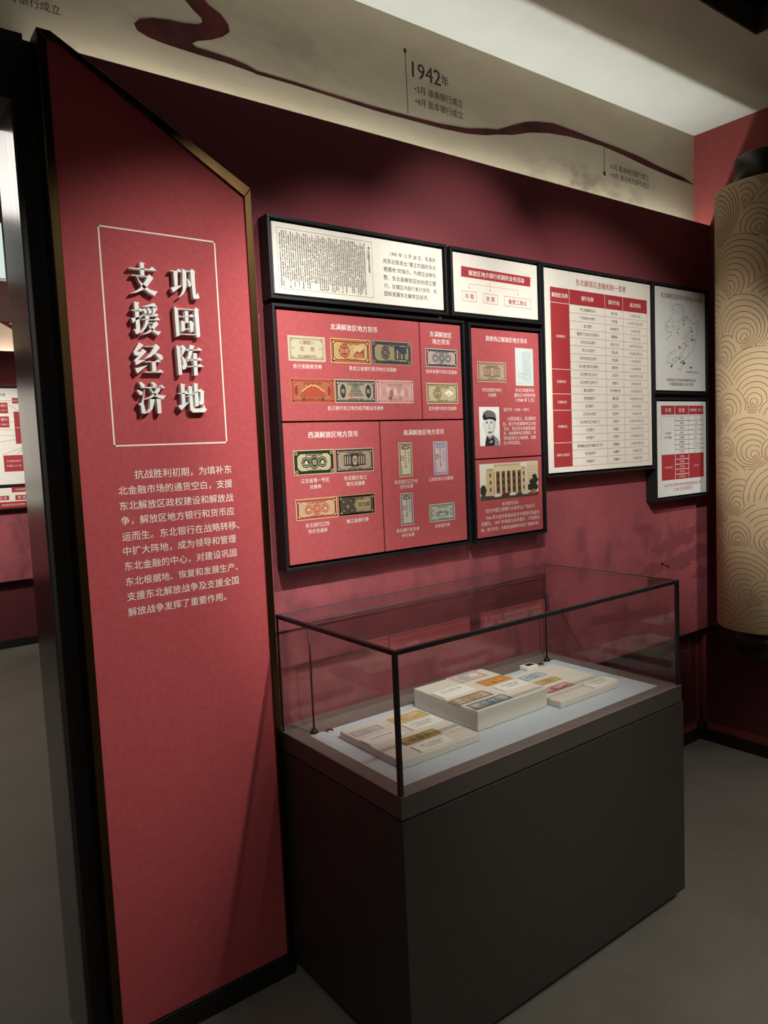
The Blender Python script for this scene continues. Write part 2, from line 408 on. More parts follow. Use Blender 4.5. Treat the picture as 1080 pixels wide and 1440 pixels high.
# river and dates printed on the band
s = Sheet('y', YB)
A, B2, C2 = Q(0, 0, 2.7), Q(360, 0, 2.7), Q(700, 0, 2.842)
blob = [(690, -14), (735, 40), (765, 70), (768, 85), (750, 92), (700, 88), (640, 75), (580, 68), (530, 72), (508, 90), (520, 115), (560, 140), (620, 165), (690, 188), (760, 210), (775, 188), (745, 180), (730, 165), (750, 156), (800, 152), (845, 140), (872, 122), (868, 95), (840, 55), (790, 15), (765, -14)]
s.ppoly([A(*q) for q in blob], M['river'])
lo = [A(760, 210), A(860, 240), A(960, 275)] + [B2(*q) for q in [(0, 282), (150, 325), (300, 372), (450, 420), (580, 455), (700, 487), (800, 508), (870, 514)]] + [C2(*q) for q in [(0, 538), (60, 540), (130, 530), (200, 532), (280, 545), (350, 563), (420, 585), (500, 620), (600, 668), (700, 710), (790, 742)]]
hi = [A(775, 188), A(880, 222), A(940, 248)] + [B2(*q) for q in [(0, 268), (150, 312), (300, 360), (450, 405), (580, 440), (700, 470), (800, 487), (880, 488)]] + [C2(*q) for q in [(0, 518), (60, 500), (110, 487), (150, 485), (220, 492), (300, 520), (400, 560), (480, 590), (560, 622), (650, 668), (740, 708), (790, 728)]]
for i in range(len(lo) - 1): s.ppoly([lo[i], lo[i + 1], hi[i + 1], hi[i]], M['river'])
s.build('river_motif', wall_back)
s = Sheet('y', YB, 3); dk = '#3a2a26'
s.ptext('1942', (579.3, 97), (619.3, 109), dk, bold=0.022)
s.ptext('年', (620.5, 112.5), (630.4, 115.5), dk, bold=0.01)
s.ptext('•2月 淮南银行成立', (583, 125), (650.7, 146), dk, bold=0.008)
s.ptext('•4月 盐阜银行成立', (583.7, 142), (650.7, 162.5), dk, bold=0.008)
s.pline([(569.3, 71), (573.7, 160)], 0.003, dk); c = s.px(569.3, 71); s.oval(c[0], c[1], 0.007, 0.009, dk)
s.ptext('•6月 淮海地方银行成立', (857.6, 233), (912.5, 251), dk, bold=0.008)
s.ptext('•10月 淮北地方银号成立', (857.6, 245.5), (912.5, 262), dk, bold=0.008)
s.pline([(849.5, 207), (849.6, 243)], 0.004, dk); c = s.px(849.8, 244); s.oval(c[0], c[1], 0.010, 0.010, dk)
s.ptext('地方银行成立', (-6, -9), (84.5, 13.5), dk, bold=0.006)
s.build('lettering', wall_back)

# black portal and the room beyond it
b = MB(); b.box(0.44, 0.474, 0.0, 0.20, 0, 2.640); b.box(-3.0, 0.44, 0.0, 0.20, 2.48, 2.640); b.box(0.474, 0.50, 0.004, 0.26, 0, 2.628)  # last box: black filler added to keep the gap beside the panel dark
portal = struct(b.build('door_1', M['portal']))
b = MB(); b.box(0.436, 0.44, 0.003, 0.20, 0, 2.48); o = b.build('jamb_lining', M['steel'], portal)
YR = 5.08
b = MB(); b.box(-3, 3.0, YR + 0.09, YR + 0.2, 0, 3.4); struct(b.build('wall_passage', M['band']))
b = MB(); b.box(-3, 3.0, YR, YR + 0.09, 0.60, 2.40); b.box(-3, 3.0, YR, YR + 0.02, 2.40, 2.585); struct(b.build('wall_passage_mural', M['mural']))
b = MB(); b.box(-3, 3.0, YR + 0.08, YR + 0.09, 0.07, 0.60); struct(b.build('trim_6', M['grille']))
b = MB(); b.box(-3, 3.0, YR + 0.06, YR + 0.09, 0, 0.07); struct(b.build('baseboard_passage', M['skirting']))
b = MB(); b.box(-3, 3.0, 3.9, YR + 0.09, 2.90, 2.96); struct(b.build('ceiling_passage', M['ceiling']))
b = MB(); b.box(-3, 3.0, 3.86, 3.90, 2.62, 3.4); b.box(-4, 3.0, 0.26, 3.86, 3.2, 3.24); struct(b.build('ceiling_passage_bulkhead', M['bulkhead']))
b = MB(); b.box(2.4, 2.5, 0.26, YR, 0, 3.4); struct(b.build('wall_passage_side', M['right_red']))
s = Sheet('y', YR + 0.09); s.pline([(-12, 446), (0, 450.5), (15, 459), (30, 468)], 0.035, M['river']); s.build('river_motif', bpy.data.objects['wall_passage'])
area('passage_cove_light', (0.9, YR + 0.06, 2.45), (0.9, YR + 0.06, 4), 24, 2.4, 0.012)

# ------------------------------------------------------------------ lectern-like title panel
PX0, PX1, PF = 0.4905, 1.0335, -0.0663
panel = thing('title_panel', 'tall red slant-topped title panel with brass edging and raised white heading', 'sign panel', ((PX0 + PX1) / 2, -0.03, 0))
out = [(PX0, 0.0668), (PX1, 0.0668), (PX1, 2.353), (0.523, 2.631), (PX0, 2.631)]
tw = 0.021
inn = [(PX0 + tw, 0.0668), (PX1 - tw, 0.0668), (PX1 - tw, 2.353 - tw * 1.25), (0.523 + tw * 0.6, 2.631 - tw), (PX0 + tw, 2.631 - tw)]
b = MB(); b.prism([(x, z) for x, z in inn], PF + 0.007, -0.004); b.build('red_face', M['red_cloth'], panel)
b = MB()
def bar4(b, o0, o1, i1, i0, y0, y1):
    b.hexa([(o0[0], y0, o0[1]), (i0[0], y0, i0[1]), (i1[0], y0, i1[1]), (o1[0], y0, o1[1]), (o0[0], y1, o0[1]), (i0[0], y1, i0[1]), (i1[0], y1, i1[1]), (o1[0], y1, o1[1])])
for i in (1, 2, 3, 4):
    j = (i + 1) % 5
    bar4(b, out[i], out[j], inn[j], inn[i], PF, -0.001)
b.build('brass_edging', M['brass'], panel, bevel=0.0015)['label'] = 'aged brass edging'
b = MB(); b.box(PX0, PX1 + 0.003, PF - 0.004, -0.001, 0, 0.0668); b.build('skirting', M['skirting'], panel, bevel=0.003)['label'] = 'black skirting'
FR = PF + 0.007
s = Sheet('y', FR)
s.frame(0.601, 0.9174, 1.6375, 2.193, 0.0038, M['white_ink'])
F = Q(110, 640, 4)
para = [('抗战胜利初期，为填补东', (316, 104), (862, 84)), ('北金融市场的通货空白，支援', (225, 196), (866, 163)), ('东北解放区政权建设和解放战', (232, 282), (872, 243)),
        ('争，解放区地方银行和货币应', (240, 365), (877, 320)), ('运而生。东北银行在战略转移、', (246, 452), (905, 400)), ('中扩大阵地，成为领导和管理', (252, 536), (887, 475)),
        ('东北金融的中心，对建设巩固', (260, 620), (890, 553)), ('东北根据地、恢复和发展生产、', (267, 708), (897, 632)), ('支援东北解放战争及支援全国', (274, 793), (902, 706)), ('解放战争发挥了重要作用。', (280, 877), (832, 800))]
for t, p0, p1 in para: s.ptext(t, F(*p0), F(*p1), M['white_ink'], res=3)
s.build('lettering', panel)['label'] = 'cream printed paragraph and line border'
HEAD = {
 '支': ((170, 360), [[(410,130),(525,160),(497,185),(512,430),(430,430)], [(165,248),(415,263),(620,285),(675,230),(770,322),(420,292),(185,264)], [(225,402),(580,432),(585,450),(240,420)],
   [(580,440),(622,395),(705,485),(660,545),(560,680),(470,735),(350,785),(210,808),(290,775),(400,710),(460,640),(530,545)], [(335,430),(355,440),(400,530),(480,605),(560,680),(660,740),(810,778),(770,800),(735,865),(600,790),(500,710),(440,640),(385,545)]]),
 '援': ((175, 415), [[(210,140),(330,160),(305,185),(345,790),(290,840),(250,835),(235,790),(195,735),(250,745),(255,700)], [(140,310),(235,330),(320,320),(340,275),(410,340),(240,352),(155,325)],
   [(150,490),(200,495),(330,470),(400,430),(390,460),(330,510),(230,560),(190,605)], [(385,245),(500,215),(640,170),(720,265),(600,240),(480,250)], [(390,290),(440,290),(490,340),(480,400),(440,395),(425,350)],
   [(490,265),(545,285),(590,345),(575,400),(535,400),(525,340)], [(615,270),(720,295),(680,350),(630,420),(605,420),(625,340)], [(380,418),(630,432),(680,390),(745,440),(690,460),(385,435)],
   [(365,515),(650,528),(710,475),(785,540),(700,545),(370,528)], [(455,430),(550,435),(520,600),(460,720),(390,800),(320,835),(380,760),(430,680),(460,560)], [(530,590),(640,595),(640,610),(530,605)],
   [(630,610),(690,560),(745,625),(640,750),(540,820),(380,860),(480,810),(570,740)], [(520,630),(535,635),(590,710),(680,775),(795,790),(740,868),(640,810),(570,740)]]),
 '经': ((180, 475), [[(235,100),(340,160),(195,300),(275,305),(315,240),(405,295),(220,485),(385,482),(180,590),(140,485),(240,385),(155,385),(120,305)], [(150,655),(200,655),(430,590),(205,775)],
   [(365,180),(550,185),(610,130),(695,210),(600,330),(500,410),(350,470),(480,340),(565,205),(550,198),(370,192)], [(580,340),(660,340),(730,375),(765,430),(755,465),(710,485),(650,420)],
   [(380,515),(600,515),(655,460),(725,522),(380,530)], [(520,525),(605,525),(618,745),(530,745)], [(370,735),(650,735),(705,685),(785,752),(380,752)]]),
 '济': ((182, 530), [[(200,110),(270,115),(330,170),(340,225),(300,245),(265,225)], [(155,285),(220,290),(285,330),(285,385),(245,400),(215,370)], [(345,265),(310,450),(310,590),(355,740),(330,795),(270,790),(255,640),(195,575),(265,560),(300,430),(335,275)],
   [(465,110),(540,120),(590,170),(585,210),(520,215),(505,160)], [(340,218),(640,225),(700,170),(775,238),(350,240)], [(600,230),(700,210),(640,330),(560,410),(460,460),(335,495),(450,430),(540,350)],
   [(440,240),(460,240),(500,300),(560,360),(650,395),(790,405),(735,485),(640,455),(540,400),(480,320)], [(445,480),(550,485),(530,600),(505,690),(440,760),(340,800),(400,750),(445,680)], [(590,475),(700,485),(680,500),(700,785),(620,795)]]),
 '巩': ((225, 365), [[(215,232),(360,245),(405,195),(475,270),(230,250)], [(290,250),(380,265),(385,580),(318,590)], [(235,605),(320,590),(380,575),(490,555),(290,715)],
   [(485,200),(570,240),(575,600),(550,680),(500,760),(380,840),(460,750),(495,650)], [(550,235),(655,248),(660,265),(560,258)],
   [(655,248),(690,200),(770,270),(748,285),(775,740),(790,775),(805,770),(825,710),(840,780),(858,820),(830,852),(750,850),(720,820),(705,700)], [(570,405),(620,440),(670,510),(685,560),(650,592),(622,575),(605,480)]]),
 '固': ((232, 420), [[(200,165),(280,210),(320,800),(250,825)], [(270,205),(640,235),(640,250),(280,225)], [(635,240),(675,185),(740,250),(722,265),(765,820),(690,845)], [(310,755),(690,775),(690,790),(315,770)],
   [(425,260),(525,280),(505,300),(515,510),(445,510)], [(300,375),(520,385),(575,335),(640,390),(310,392)], [(355,470),(430,500),(440,690),(365,720)], [(420,505),(540,505),(540,522),(430,522)], [(535,505),(560,470),(625,525),(615,710),(550,722)], [(435,645),(550,650),(550,668),(435,665)]]),
 '阵': ((235, 475), [[(200,160),(285,195),(328,795),(255,810)], [(285,195),(340,155),(420,230),(325,395),(400,470),(437,580),(410,670),(350,695),(322,605),(355,600),(350,520),(315,400),(318,215)], [(410,250),(650,258),(690,210),(770,270),(420,280)],
   [(495,150),(600,180),(575,210),(500,490),(460,515),(425,455),(445,440)], [(420,470),(660,470),(705,430),(770,490),(480,494)], [(565,330),(665,345),(645,365),(670,810),(590,822)], [(435,612),(660,615),(715,570),(805,630),(440,632)]]),
 '地': ((240, 530), [[(215,140),(320,165),(300,185),(325,580),(250,600)], [(165,352),(310,350),(325,290),(400,370),(170,368)], [(160,625),(250,600),(330,570),(410,540),(240,725)],
   [(385,195),(490,210),(462,230),(495,650),(540,685),(690,680),(735,590),(745,660),(790,710),(745,765),(490,770),(430,720)], [(505,135),(605,150),(582,170),(615,620),(540,650)],
   [(330,425),(520,355),(650,260),(735,320),(720,335),(725,560),(700,600),(640,605),(610,520),(650,520),(645,320),(590,325),(520,370),(340,435)]])}
LF = FR - 0.017
for ch, ((ox, oy), strokes) in HEAD.items():
    b = MB(); q = Q(ox, oy, 1080 / 70)
    for st in strokes:
        pts = [at(*q(*p), 'y', LF) for p in st]
        b.prism([(p.x, p.z) for p in pts], LF, FR - 0.0005)
    b.build('raised_character', M['letter'], panel)

# ------------------------------------------------------------------ framed boards
YP = -0.05        # printed faces
def board(label, x0, x1, z0, z1, panels, face_mat, bar=0.009, gap=0.008, name='framed_board', cat='display board', yw=0.0, group=None):
    """frame bars + black backing + printed panels [(x0, x1, z0, z1)]"""
    t = thing(name, label, cat, ((x0 + x1) / 2, yw, z0), group)
    yp = yw + YP; o = gap + bar; yf = yp - 0.007
    X0, X1, Z0, Z1 = x0 - o, x1 + o, z0 - o, z1 + o
    b = MB()
    b.box(X0, X1, yf, yw - 0.001, Z0, Z0 + bar); b.box(X0, X1, yf, yw - 0.001, Z1 - bar, Z1)
    b.box(X0, X0 + bar, yf, yw - 0.001, Z0 + bar, Z1 - bar); b.box(X1 - bar, X1, yf, yw - 0.001, Z0 + bar, Z1 - bar)
    b.build('frame', M['black'], t, bevel=0.0012)
    b = MB(); b.box(X0 + bar, X1 - bar, yp + 0.026, yp + 0.032, Z0 + bar, Z1 - bar); b.build('backing', M['backing'], t)
    ps = []
    for p in panels:
        b = MB(); b.box(p[0], p[1], yp, yp + 0.026, p[2], p[3]); ps.append(b.build('printed_panel', face_mat, t, bevel=0.0008))
    return t, ps
def sheet(layer=1): return Sheet('y', YP, layer)
WI = M['white_ink']; RED = '#a8373d'; GREY = '#4b4a48'

# --- directive board, top left
t, ps = board('cream framed board with reproduced newspaper column and paragraph, nearest the title panel', 1.1026, 1.7657, 2.0721, 2.2785, [(1.1026, 1.7657, 2.0721, 2.2785)], M['paper'])
G = Q(360, 290, 3.857)
s = sheet(); a = s.px(*G(108, 108)); c = s.px(*G(640, 500)); x0, z1, x1, z0 = a[0], a[1] - 0.001, c[0], c[1] + 0.001
s.frame(x0, x1, z0, z1, 0.0012, '#8e7f72')
xr = x1 - 0.022
s.ptext('建立巩固的东北根据地', G(620, 224), G(621, 224.01), dk) if False else None
zz = z1 - 0.02
for ch in '建立巩固的东北根据地':
    s.text(ch, x1 - 0.0135, zz, 0.0075, dk, bold=0.03, res=1); zz -= 0.0083
for k in range(7): s.rect(x1 - 0.0215, x1 - 0.0195, z1 - 0.03 - k * 0.0045, z1 - 0.027 - k * 0.0045, '#7a756c')
ncol = 42; cw = (x1 - 0.027 - (x0 + 0.006)) / ncol
for i in range(ncol):
    cx = x0 + 0.006 + cw * (i + 0.5)
    z = z1 - 0.008 - random.choice((0, 0, 0, 0.004, 0.008)); end = z0 + 0.006 + random.choice((0, 0, 0.003, 0.02))
    while z > end:
        h = random.uniform(0.0016, 0.0024); w = cw * random.uniform(0.42, 0.75)
        if random.random() > 0.06: s.rect(cx - w / 2, cx + w / 2, z - h, z, random.choice(('#524b43', '#635b52', '#453f39')))
        z -= 0.0029
lines = [('1945 年 12 月 28 日，毛泽东', (728, 260), (972, 293)), ('向东北局发出“建立巩固的东北', (690, 297), (976, 335)), ('根据地”的指示。为顺应战争形', (692, 342), (976, 376)), ('势，东北各解放区纷纷成立银', (692, 387), (976, 420)), ('行，在辖区内自行发行货币，巩', (694, 432), (980, 462)), ('固和发展东北解放区经济。', (696, 473), (935, 498))]
for tx, p, q in lines: s.ptext(tx, G(*p), G(*q), '#3f3d3a')
s.build('lettering', ps[0])

# --- early business board
t, ps = board('small cream framed board with red title bar and three outlined boxes', 1.8166, 2.2527, 2.0722, 2.2774, [(1.8166, 2.2527, 2.0722, 2.2774)], M['paper'])
s = sheet(); Hh = Q(600, 330, 6)
s.ppoly([Hh(290, 263), Hh(875, 360), Hh(873, 441), Hh(290, 352)], RED)
s.ptext('解放区地方银行初期的业务活动', Hh(352, 318), Hh(820, 392), '#f3ece4', 3, 0.018)
for (xa, ya), (xb, yb), tx in (((297, 470), (424, 570), '存 款'), ((476, 495), (600, 592), '放 款'), ((653, 518), (878, 627), '兼营工商业')):
    p, q = s.px(*Hh(xa, ya)), s.px(*Hh(xb, yb)); s.frame(p[0], q[0], q[1], p[1], 0.0015, '#b5605f')
    s.text(tx, (p[0] + q[0]) / 2, (p[1] + q[1]) / 2, (q[0] - p[0]) * (0.62 if len(tx) < 4 else 0.7), RED, 2, 0.012)
pts = [s.px(*Hh(360, 458)), s.px(*Hh(358, 415)), s.px(*Hh(770, 470)), s.px(*Hh(770, 512))]
zl = (pts[1][1] + pts[2][1]) / 2
s.line([(pts[0][0], zl - 0.014), (pts[0][0], zl), (pts[3][0], zl), (pts[3][0], zl - 0.014)], 0.0012, '#c58a87')
m = s.px(*Hh(532, 400)); s.line([(m[0], m[1]), (m[0], zl - 0.016)], 0.0012, '#c58a87')
for x in (pts[0][0], m[0], pts[3][0]): s.poly([(x - 0.003, zl - 0.013), (x + 0.003, zl - 0.013), (x, zl - 0.019)], '#b5605f', 1)
s.build('lettering', ps[0])

# --- printed banknotes
def blend(a, b, k):
    return '#' + ''.join('%02x' % int(int(a[i:i + 2], 16) * (1 - k) + int(b[i:i + 2], 16) * k) for i in (1, 3, 5))
def mute(c, k=0.16, d=0.93):
    v = [int(c[i:i + 2], 16) for i in (1, 3, 5)]; g = sum(v) / 3
    return '#%02x%02x%02x' % tuple(int((x * (1 - k) + (g * 0.7 + t * 0.3) * k) * d) for x, t in zip(v, (150, 130, 100)))
def note(parent, name, x0, x1, z0, z1, paper, c1, c2=None, style='vig', L=1, axis='y', val=YP, thick=None):
    """a banknote: paper sheet, engraved border, medallion, vignettes; c1, c2 inks"""
    c2 = c2 or c1
    if not thick: paper, c1, c2 = mute(paper), mute(c1), mute(c2)
    s = Sheet(axis, val, L); w, h = x1 - x0, z1 - z0; cx, cz = (x0 + x1) / 2, (z0 + z1) / 2; u = min(w, h)
    if thick:
        s.mb.use(ink(paper)); s.mb.box(x0, x1, z0, z1, val + 0.0001, val + thick); s.val = val + thick
    else:
        s.rect(x0, x1, z0, z1, paper)
    m = 0.055 * u
    vert = h > w * 1.4
    def guil(xa, xb, za, amp, c, L=2, n=26, k=9):
        for ph in (0, math.pi):
            s.line([(xa + (xb - xa) * i / n, za + amp * math.sin(k * 2 * math.pi * i / n / 3 + ph)) for i in range(n + 1)], u * 0.016, c, L)
    if style == 'plain':
        s.frame(x0 + m * 1.5, x1 - m * 1.5, z0 + m * 1.5, z1 - m * 1.5, u * 0.02, c1, 1)
        s.frame(x0 + m * 2.4, x1 - m * 2.4, z0 + m * 2.4, z1 - m * 2.4, u * 0.012, c1, 1)
        s.line([(cx - w * 0.2, z1 - h * 0.26), (cx - w * 0.1, z1 - h * 0.2), (cx + w * 0.1, z1 - h * 0.2), (cx + w * 0.2, z1 - h * 0.26), (cx + w * 0.1, z1 - h * 0.31), (cx - w * 0.1, z1 - h * 0.31)], u * 0.02, c1, 1, True)
        s.text('救济券', cx, z1 - h * 0.255, w * 0.17, c1, 2, 0.01, 1)
        s.text('伍', cx - w * 0.13, cz, w * 0.11, c2, 2, 0.01, 1); s.text('拾', cx + w * 0.15, cz, w * 0.11, c2, 2, 0.01, 1)
        for sx in (-1, 1):
            for sz in (-1, 1): s.text('五', cx + sx * w * 0.4, cz + sz * h * 0.34, w * 0.05, c1, 2, 0, 1)
            s.text('公文', cx + sx * w * 0.36, cz + h * 0.02, w * 0.07, c1, 2, 0, 1)
        s.text('依兰金融救济处', cx, z0 + h * 0.2, w * 0.5, c1, 2, 0, 1)
    elif style == 'check':
        k = h / max(w, 1e-6)
        s.frame(x0 + m, x1 - m, z0 + m, z1 - m, u * 0.05, c1, 1); s.frame(x0 + m * 2.2, x1 - m * 2.2, z0 + m * 2.2, z1 - m * 2.2, u * 0.02, c1, 1)
        s.oval(cx, z1 - h * 0.14, w * 0.32, h * 0.065, c1, 2, 24, 0.06); s.oval(cx, z1 - h * 0.14, w * 0.2, h * 0.035, paper, 3); s.text('银行', cx, z1 - h * 0.14, w * 0.3, c1, 4, 0.01, 1)
        for j, xx in enumerate((-0.02, 0.22)):
            z = z1 - h * 0.28
            for ch in ('东北银行本票', '民国年月日')[j]:
                s.text(ch, cx + xx * w, z, w * (0.13, 0.09)[j], c2, 2, 0.01, 1); z -= h * (0.085, 0.07)[j]
        s.frame(cx - w * 0.36, cx - w * 0.14, cz - h * 0.02, cz + h * 0.12, u * 0.025, '#b5483c', 2); s.text('印', cx - w * 0.25, cz + h * 0.05, w * 0.15, '#b5483c', 2, 0, 1)
        for j in range(5): s.rect(cx - w * 0.33, cx - w * 0.28, z0 + h * (0.12 + 0.05 * j), z0 + h * (0.15 + 0.05 * j), c2, 2)
    else:
        dark = style in ('dark', 'duo')
        if dark:
            s.rect(x0 + m * 0.6, x1 - m * 0.6, z0 + m * 0.6, z1 - m * 0.6, c1, 1)
            cut = u * 0.14; X0, X1, Z0, Z1 = x0 + m * 3.2, x1 - m * 3.2, z0 + m * 3.0, z1 - m * 3.0
            s.poly([(X0 + cut, Z0), (X1 - cut, Z0), (X1, Z0 + cut), (X1, Z1 - cut), (X1 - cut, Z1), (X0 + cut, Z1), (X0, Z1 - cut), (X0, Z0 + cut)], paper, 2)
            for sx in (0, 1):
                for sz in (0, 1): s.oval((x0 + m * 2.3, x1 - m * 2.3)[sx], (z0 + m * 2.3, z1 - m * 2.3)[sz], u * 0.07, u * 0.07, paper, 2, 12); s.oval((x0 + m * 2.3, x1 - m * 2.3)[sx], (z0 + m * 2.3, z1 - m * 2.3)[sz], u * 0.045, u * 0.045, c1, 3, 12)
        else:
            s.frame(x0 + m * .8, x1 - m * .8, z0 + m * .8, z1 - m * .8, u * (0.11 if style in ('vig', 'three') else 0.06), c1, 1)
            if style == 'vig': s.frame(x0 + m * 1.5, x1 - m * 1.5, z0 + m * 1.5, z1 - m * 1.5, u * 0.012, paper, 1.5)
            for zz in (z0 + m * 2.4, z1 - m * 2.4): guil(x0 + m * 1.5, x1 - m * 1.5, zz, u * 0.03, c1)
            for xx in (x0 + m * 2.4, x1 - m * 2.4): s.rect(xx - u * 0.02, xx + u * 0.02, z0 + m * 2, z1 - m * 2, c1, 1)
            for sx in (x0 + m * 2.8, x1 - m * 2.8):
                for sz in (z0 + m * 2.8, z1 - m * 2.8): s.oval(sx, sz, u * 0.085, u * 0.085, c1, 2, 12); s.oval(sx, sz, u * 0.05, u * 0.05, paper, 3, 10)
        tint = blend(paper, c1, 0.12 if thick else 0.28)
        for j in range(6): guil(x0 + m * 3.6, x1 - m * 3.6, cz + (j - 2.5) * h * 0.1, h * 0.05, tint, 2.2, 30, 12)
        if style == 'three' or style == 'dark':
            for dx, r in ((-0.2, 0.22), (0.2, 0.22)):
                s.oval(cx + dx * w, cz, u * r, u * r, c2, 3, 28, 0.05); s.ring(cx + dx * w, cz, u * r * 0.75, u * r * 0.75, u * 0.02, paper, 4); s.poly([(cx + dx * w - u * .1, cz - u * .08), (cx + dx * w + u * .1, cz - u * .08), (cx + dx * w + u * .03, cz + u * .08), (cx + dx * w - u * .05, cz + u * .04)], paper, 4)
            s.oval(cx, cz, u * 0.24, u * 0.28, c2, 5, 32, 0.06, 10); s.ring(cx, cz, u * 0.19, u * 0.22, u * 0.018, paper, 6); s.text('壹', cx, cz, u * 0.2, paper, 7, 0.02, 1)
        elif style == 'duo':
            s.oval(cx - w * 0.16, cz, u * 0.23, u * 0.28, c1, 3, 32, 0.08, 8); s.ring(cx - w * .16, cz, u * .17, u * .2, u * .02, paper, 4); s.text('伍', cx - w * 0.16, cz, u * 0.2, paper, 5, 0.02, 1)
            X0, X1, Z0, Z1 = cx + w * 0.06, cx + w * 0.38, cz - h * 0.28, cz + h * 0.3
            s.rect(X0, X1, Z0, Z1, c1, 3)
            for j in range(6):
                xx = X0 + (X1 - X0) * (j + 0.5) / 6; hh = (Z1 - Z0) * random.uniform(0.35, 0.85); s.rect(xx - w * 0.018, xx + w * 0.016, Z0 + h * 0.04, Z0 + hh, paper if j % 2 else c2, 4)
        elif style == 'frame':
            s.rect(cx - w * 0.28, cx + w * 0.28, cz - h * 0.22, cz + h * 0.24, c2, 3)
            for j in range(9): s.rect(cx - w * 0.26 + w * 0.06 * j, cx - w * 0.235 + w * 0.06 * j, cz - h * 0.16, cz + h * 0.18, paper, 4)
            s.rect(cx - w * 0.09, cx + w * 0.09, cz - h * 0.26, cz + h * 0.28, c1, 5); s.oval(cx, cz, u * 0.13, u * 0.2, paper, 6, 20, 0.08); s.text('拾', cx, cz, u * 0.2, c1, 7, 0.02, 1)
        elif style == 'block':
            s.frame(x0 + m * .6, x1 - m * .6, z0 + m * .6, z1 - m * .6, u * 0.1, c1, 1)
            s.poly([(x0 + m * 2, z0 + m * 2), (cx - w * .06, z0 + m * 2), (cx - w * .02, cz - h * .2), (cx - w * .08, cz), (cx - w * .02, cz + h * .24), (cx - w * .1, z1 - m * 2), (x0 + m * 2, z1 - m * 2)], c2, 2.5)
            for a_, b_, r_ in ((-.36, .2, .12), (-.25, -.05, .16), (-.36, -.24, .11), (-.16, .22, .10), (-.14, -.26, .10)):
                s.ring(cx + a_ * w, cz + b_ * h, u * r_, u * r_, u * 0.03, c1, 3, 20, 0.15, 5); s.oval(cx + a_ * w, cz + b_ * h, u * r_ * .55, u * r_ * .55, blend(paper, c2, .4), 3, 14, 0.2, 5)
            s.rect(cx + w * 0.0, cx + w * 0.38, cz - h * 0.2, cz + h * 0.2, paper, 4); s.text('壹百圆', cx + w * 0.19, cz, w * 0.32, c1, 5, 0.05, 1)
            s.rect(cx + w * .38, cx + w * .45, cz - h * .3, cz + h * .3, c2, 3)
        elif style == 'harbour':
            for sx in (-1, 1): s.oval(cx + sx * w * .36, cz, w * .06, h * .2, c1, 3, 20, .08, 6); s.oval(cx + sx * w * .36, cz, w * .035, h * .12, paper, 4, 16)
            s.poly([(cx - w * .24, cz - h * .22), (cx + w * .24, cz - h * .2), (cx + w * .26, cz - h * .02), (cx + w * .12, cz + h * .1), (cx + w * .03, cz + h * .02), (cx - w * .1, cz + h * .12), (cx - w * .25, cz)], c2, 3)
            s.poly([(cx - w * .14, cz - h * .08), (cx + w * .14, cz - h * .06), (cx + w * .10, cz - h * .15), (cx - w * .11, cz - h * .16)], paper, 4); s.rect(cx - w * .02, cx, cz - h * .06, cz + h * .1, c1, 4)
        elif style == 'temple':
            for sx in (-1, 1):
                s.oval(cx + sx * w * 0.31, cz, w * 0.07, h * 0.3, c1, 3, 24); s.text('拾', cx + sx * w * 0.31, cz, w * 0.08, paper, 4, 0.03, 1)
            for j in range(5):
                ww = w * (0.18 - 0.025 * j); s.rect(cx - ww, cx + ww, cz - h * 0.2 + j * h * 0.085, cz - h * 0.14 + j * h * 0.085, c2, 3)
            s.poly([(cx - w * 0.12, cz + h * 0.2), (cx + w * 0.12, cz + h * 0.2), (cx, cz + h * 0.32)], c2, 3)
            s.poly([(cx - w * 0.11, cz - h * 0.05), (cx - w * 0.05, cz - h * 0.16), (cx - w * 0.11, cz - h * 0.27), (cx - w * 0.17, cz - h * 0.16)], '#c35a4c', 5)
        elif style == 'gate':
            pts = [(cx - w * .3, cz - h * .25)]
            for j in range(13): pts.append((cx - w * .26 + w * .52 * j / 12, cz - h * .05 + h * .3 * math.sin(math.pi * j / 12) * (1 if j % 2 else 0.8)))
            s.poly(pts + [(cx + w * .3, cz - h * .25)], c2, 3)
            s.line(pts[1:], u * 0.03, '#e9c77a', 4)
            for sx in (-1, 1): s.rect(cx + sx * w * .22 - w * .03, cx + sx * w * .22 + w * .03, z0 + h * .1, z0 + h * .22, '#5a3a30', 5); s.oval(cx + sx * w * .38, cz, w * .04, h * .2, '#8f3328', 3)
        elif style == 'faint':
            s.rect(x0 + w * .12, x1 - w * .12, z0 + h * .18, z1 - h * .15, c2, 1)
            for j in range(7): s.oval(x0 + w * (.2 + .1 * j), cz + h * .1 * math.sin(j * 2.0), w * .06, h * .16, (c1, paper)[j % 2], 2 + 0.1 * j, 14)
            for sx in (.36, .64): s.rect(x0 + w * sx - w * .045, x0 + w * sx + w * .045, z0 + h * .14, z0 + h * .3, ('#7d5a5c', '#b98a8c')[sx > .5], 4)
        else:   # 'vig' : medallion left, vignette right
            s.oval(cx - w * 0.16, cz, u * 0.26, u * 0.28, c2, 3, 32, 0.07, 8); s.ring(cx - w * .16, cz, u * .19, u * .21, u * .018, paper, 4); s.text('伍拾', cx - w * 0.16, cz, u * 0.34, paper, 5, 0.02, 1)
            X0, X1, Z0, Z1 = cx + w * 0.07, cx + w * 0.34, cz - h * 0.24, cz + h * 0.26
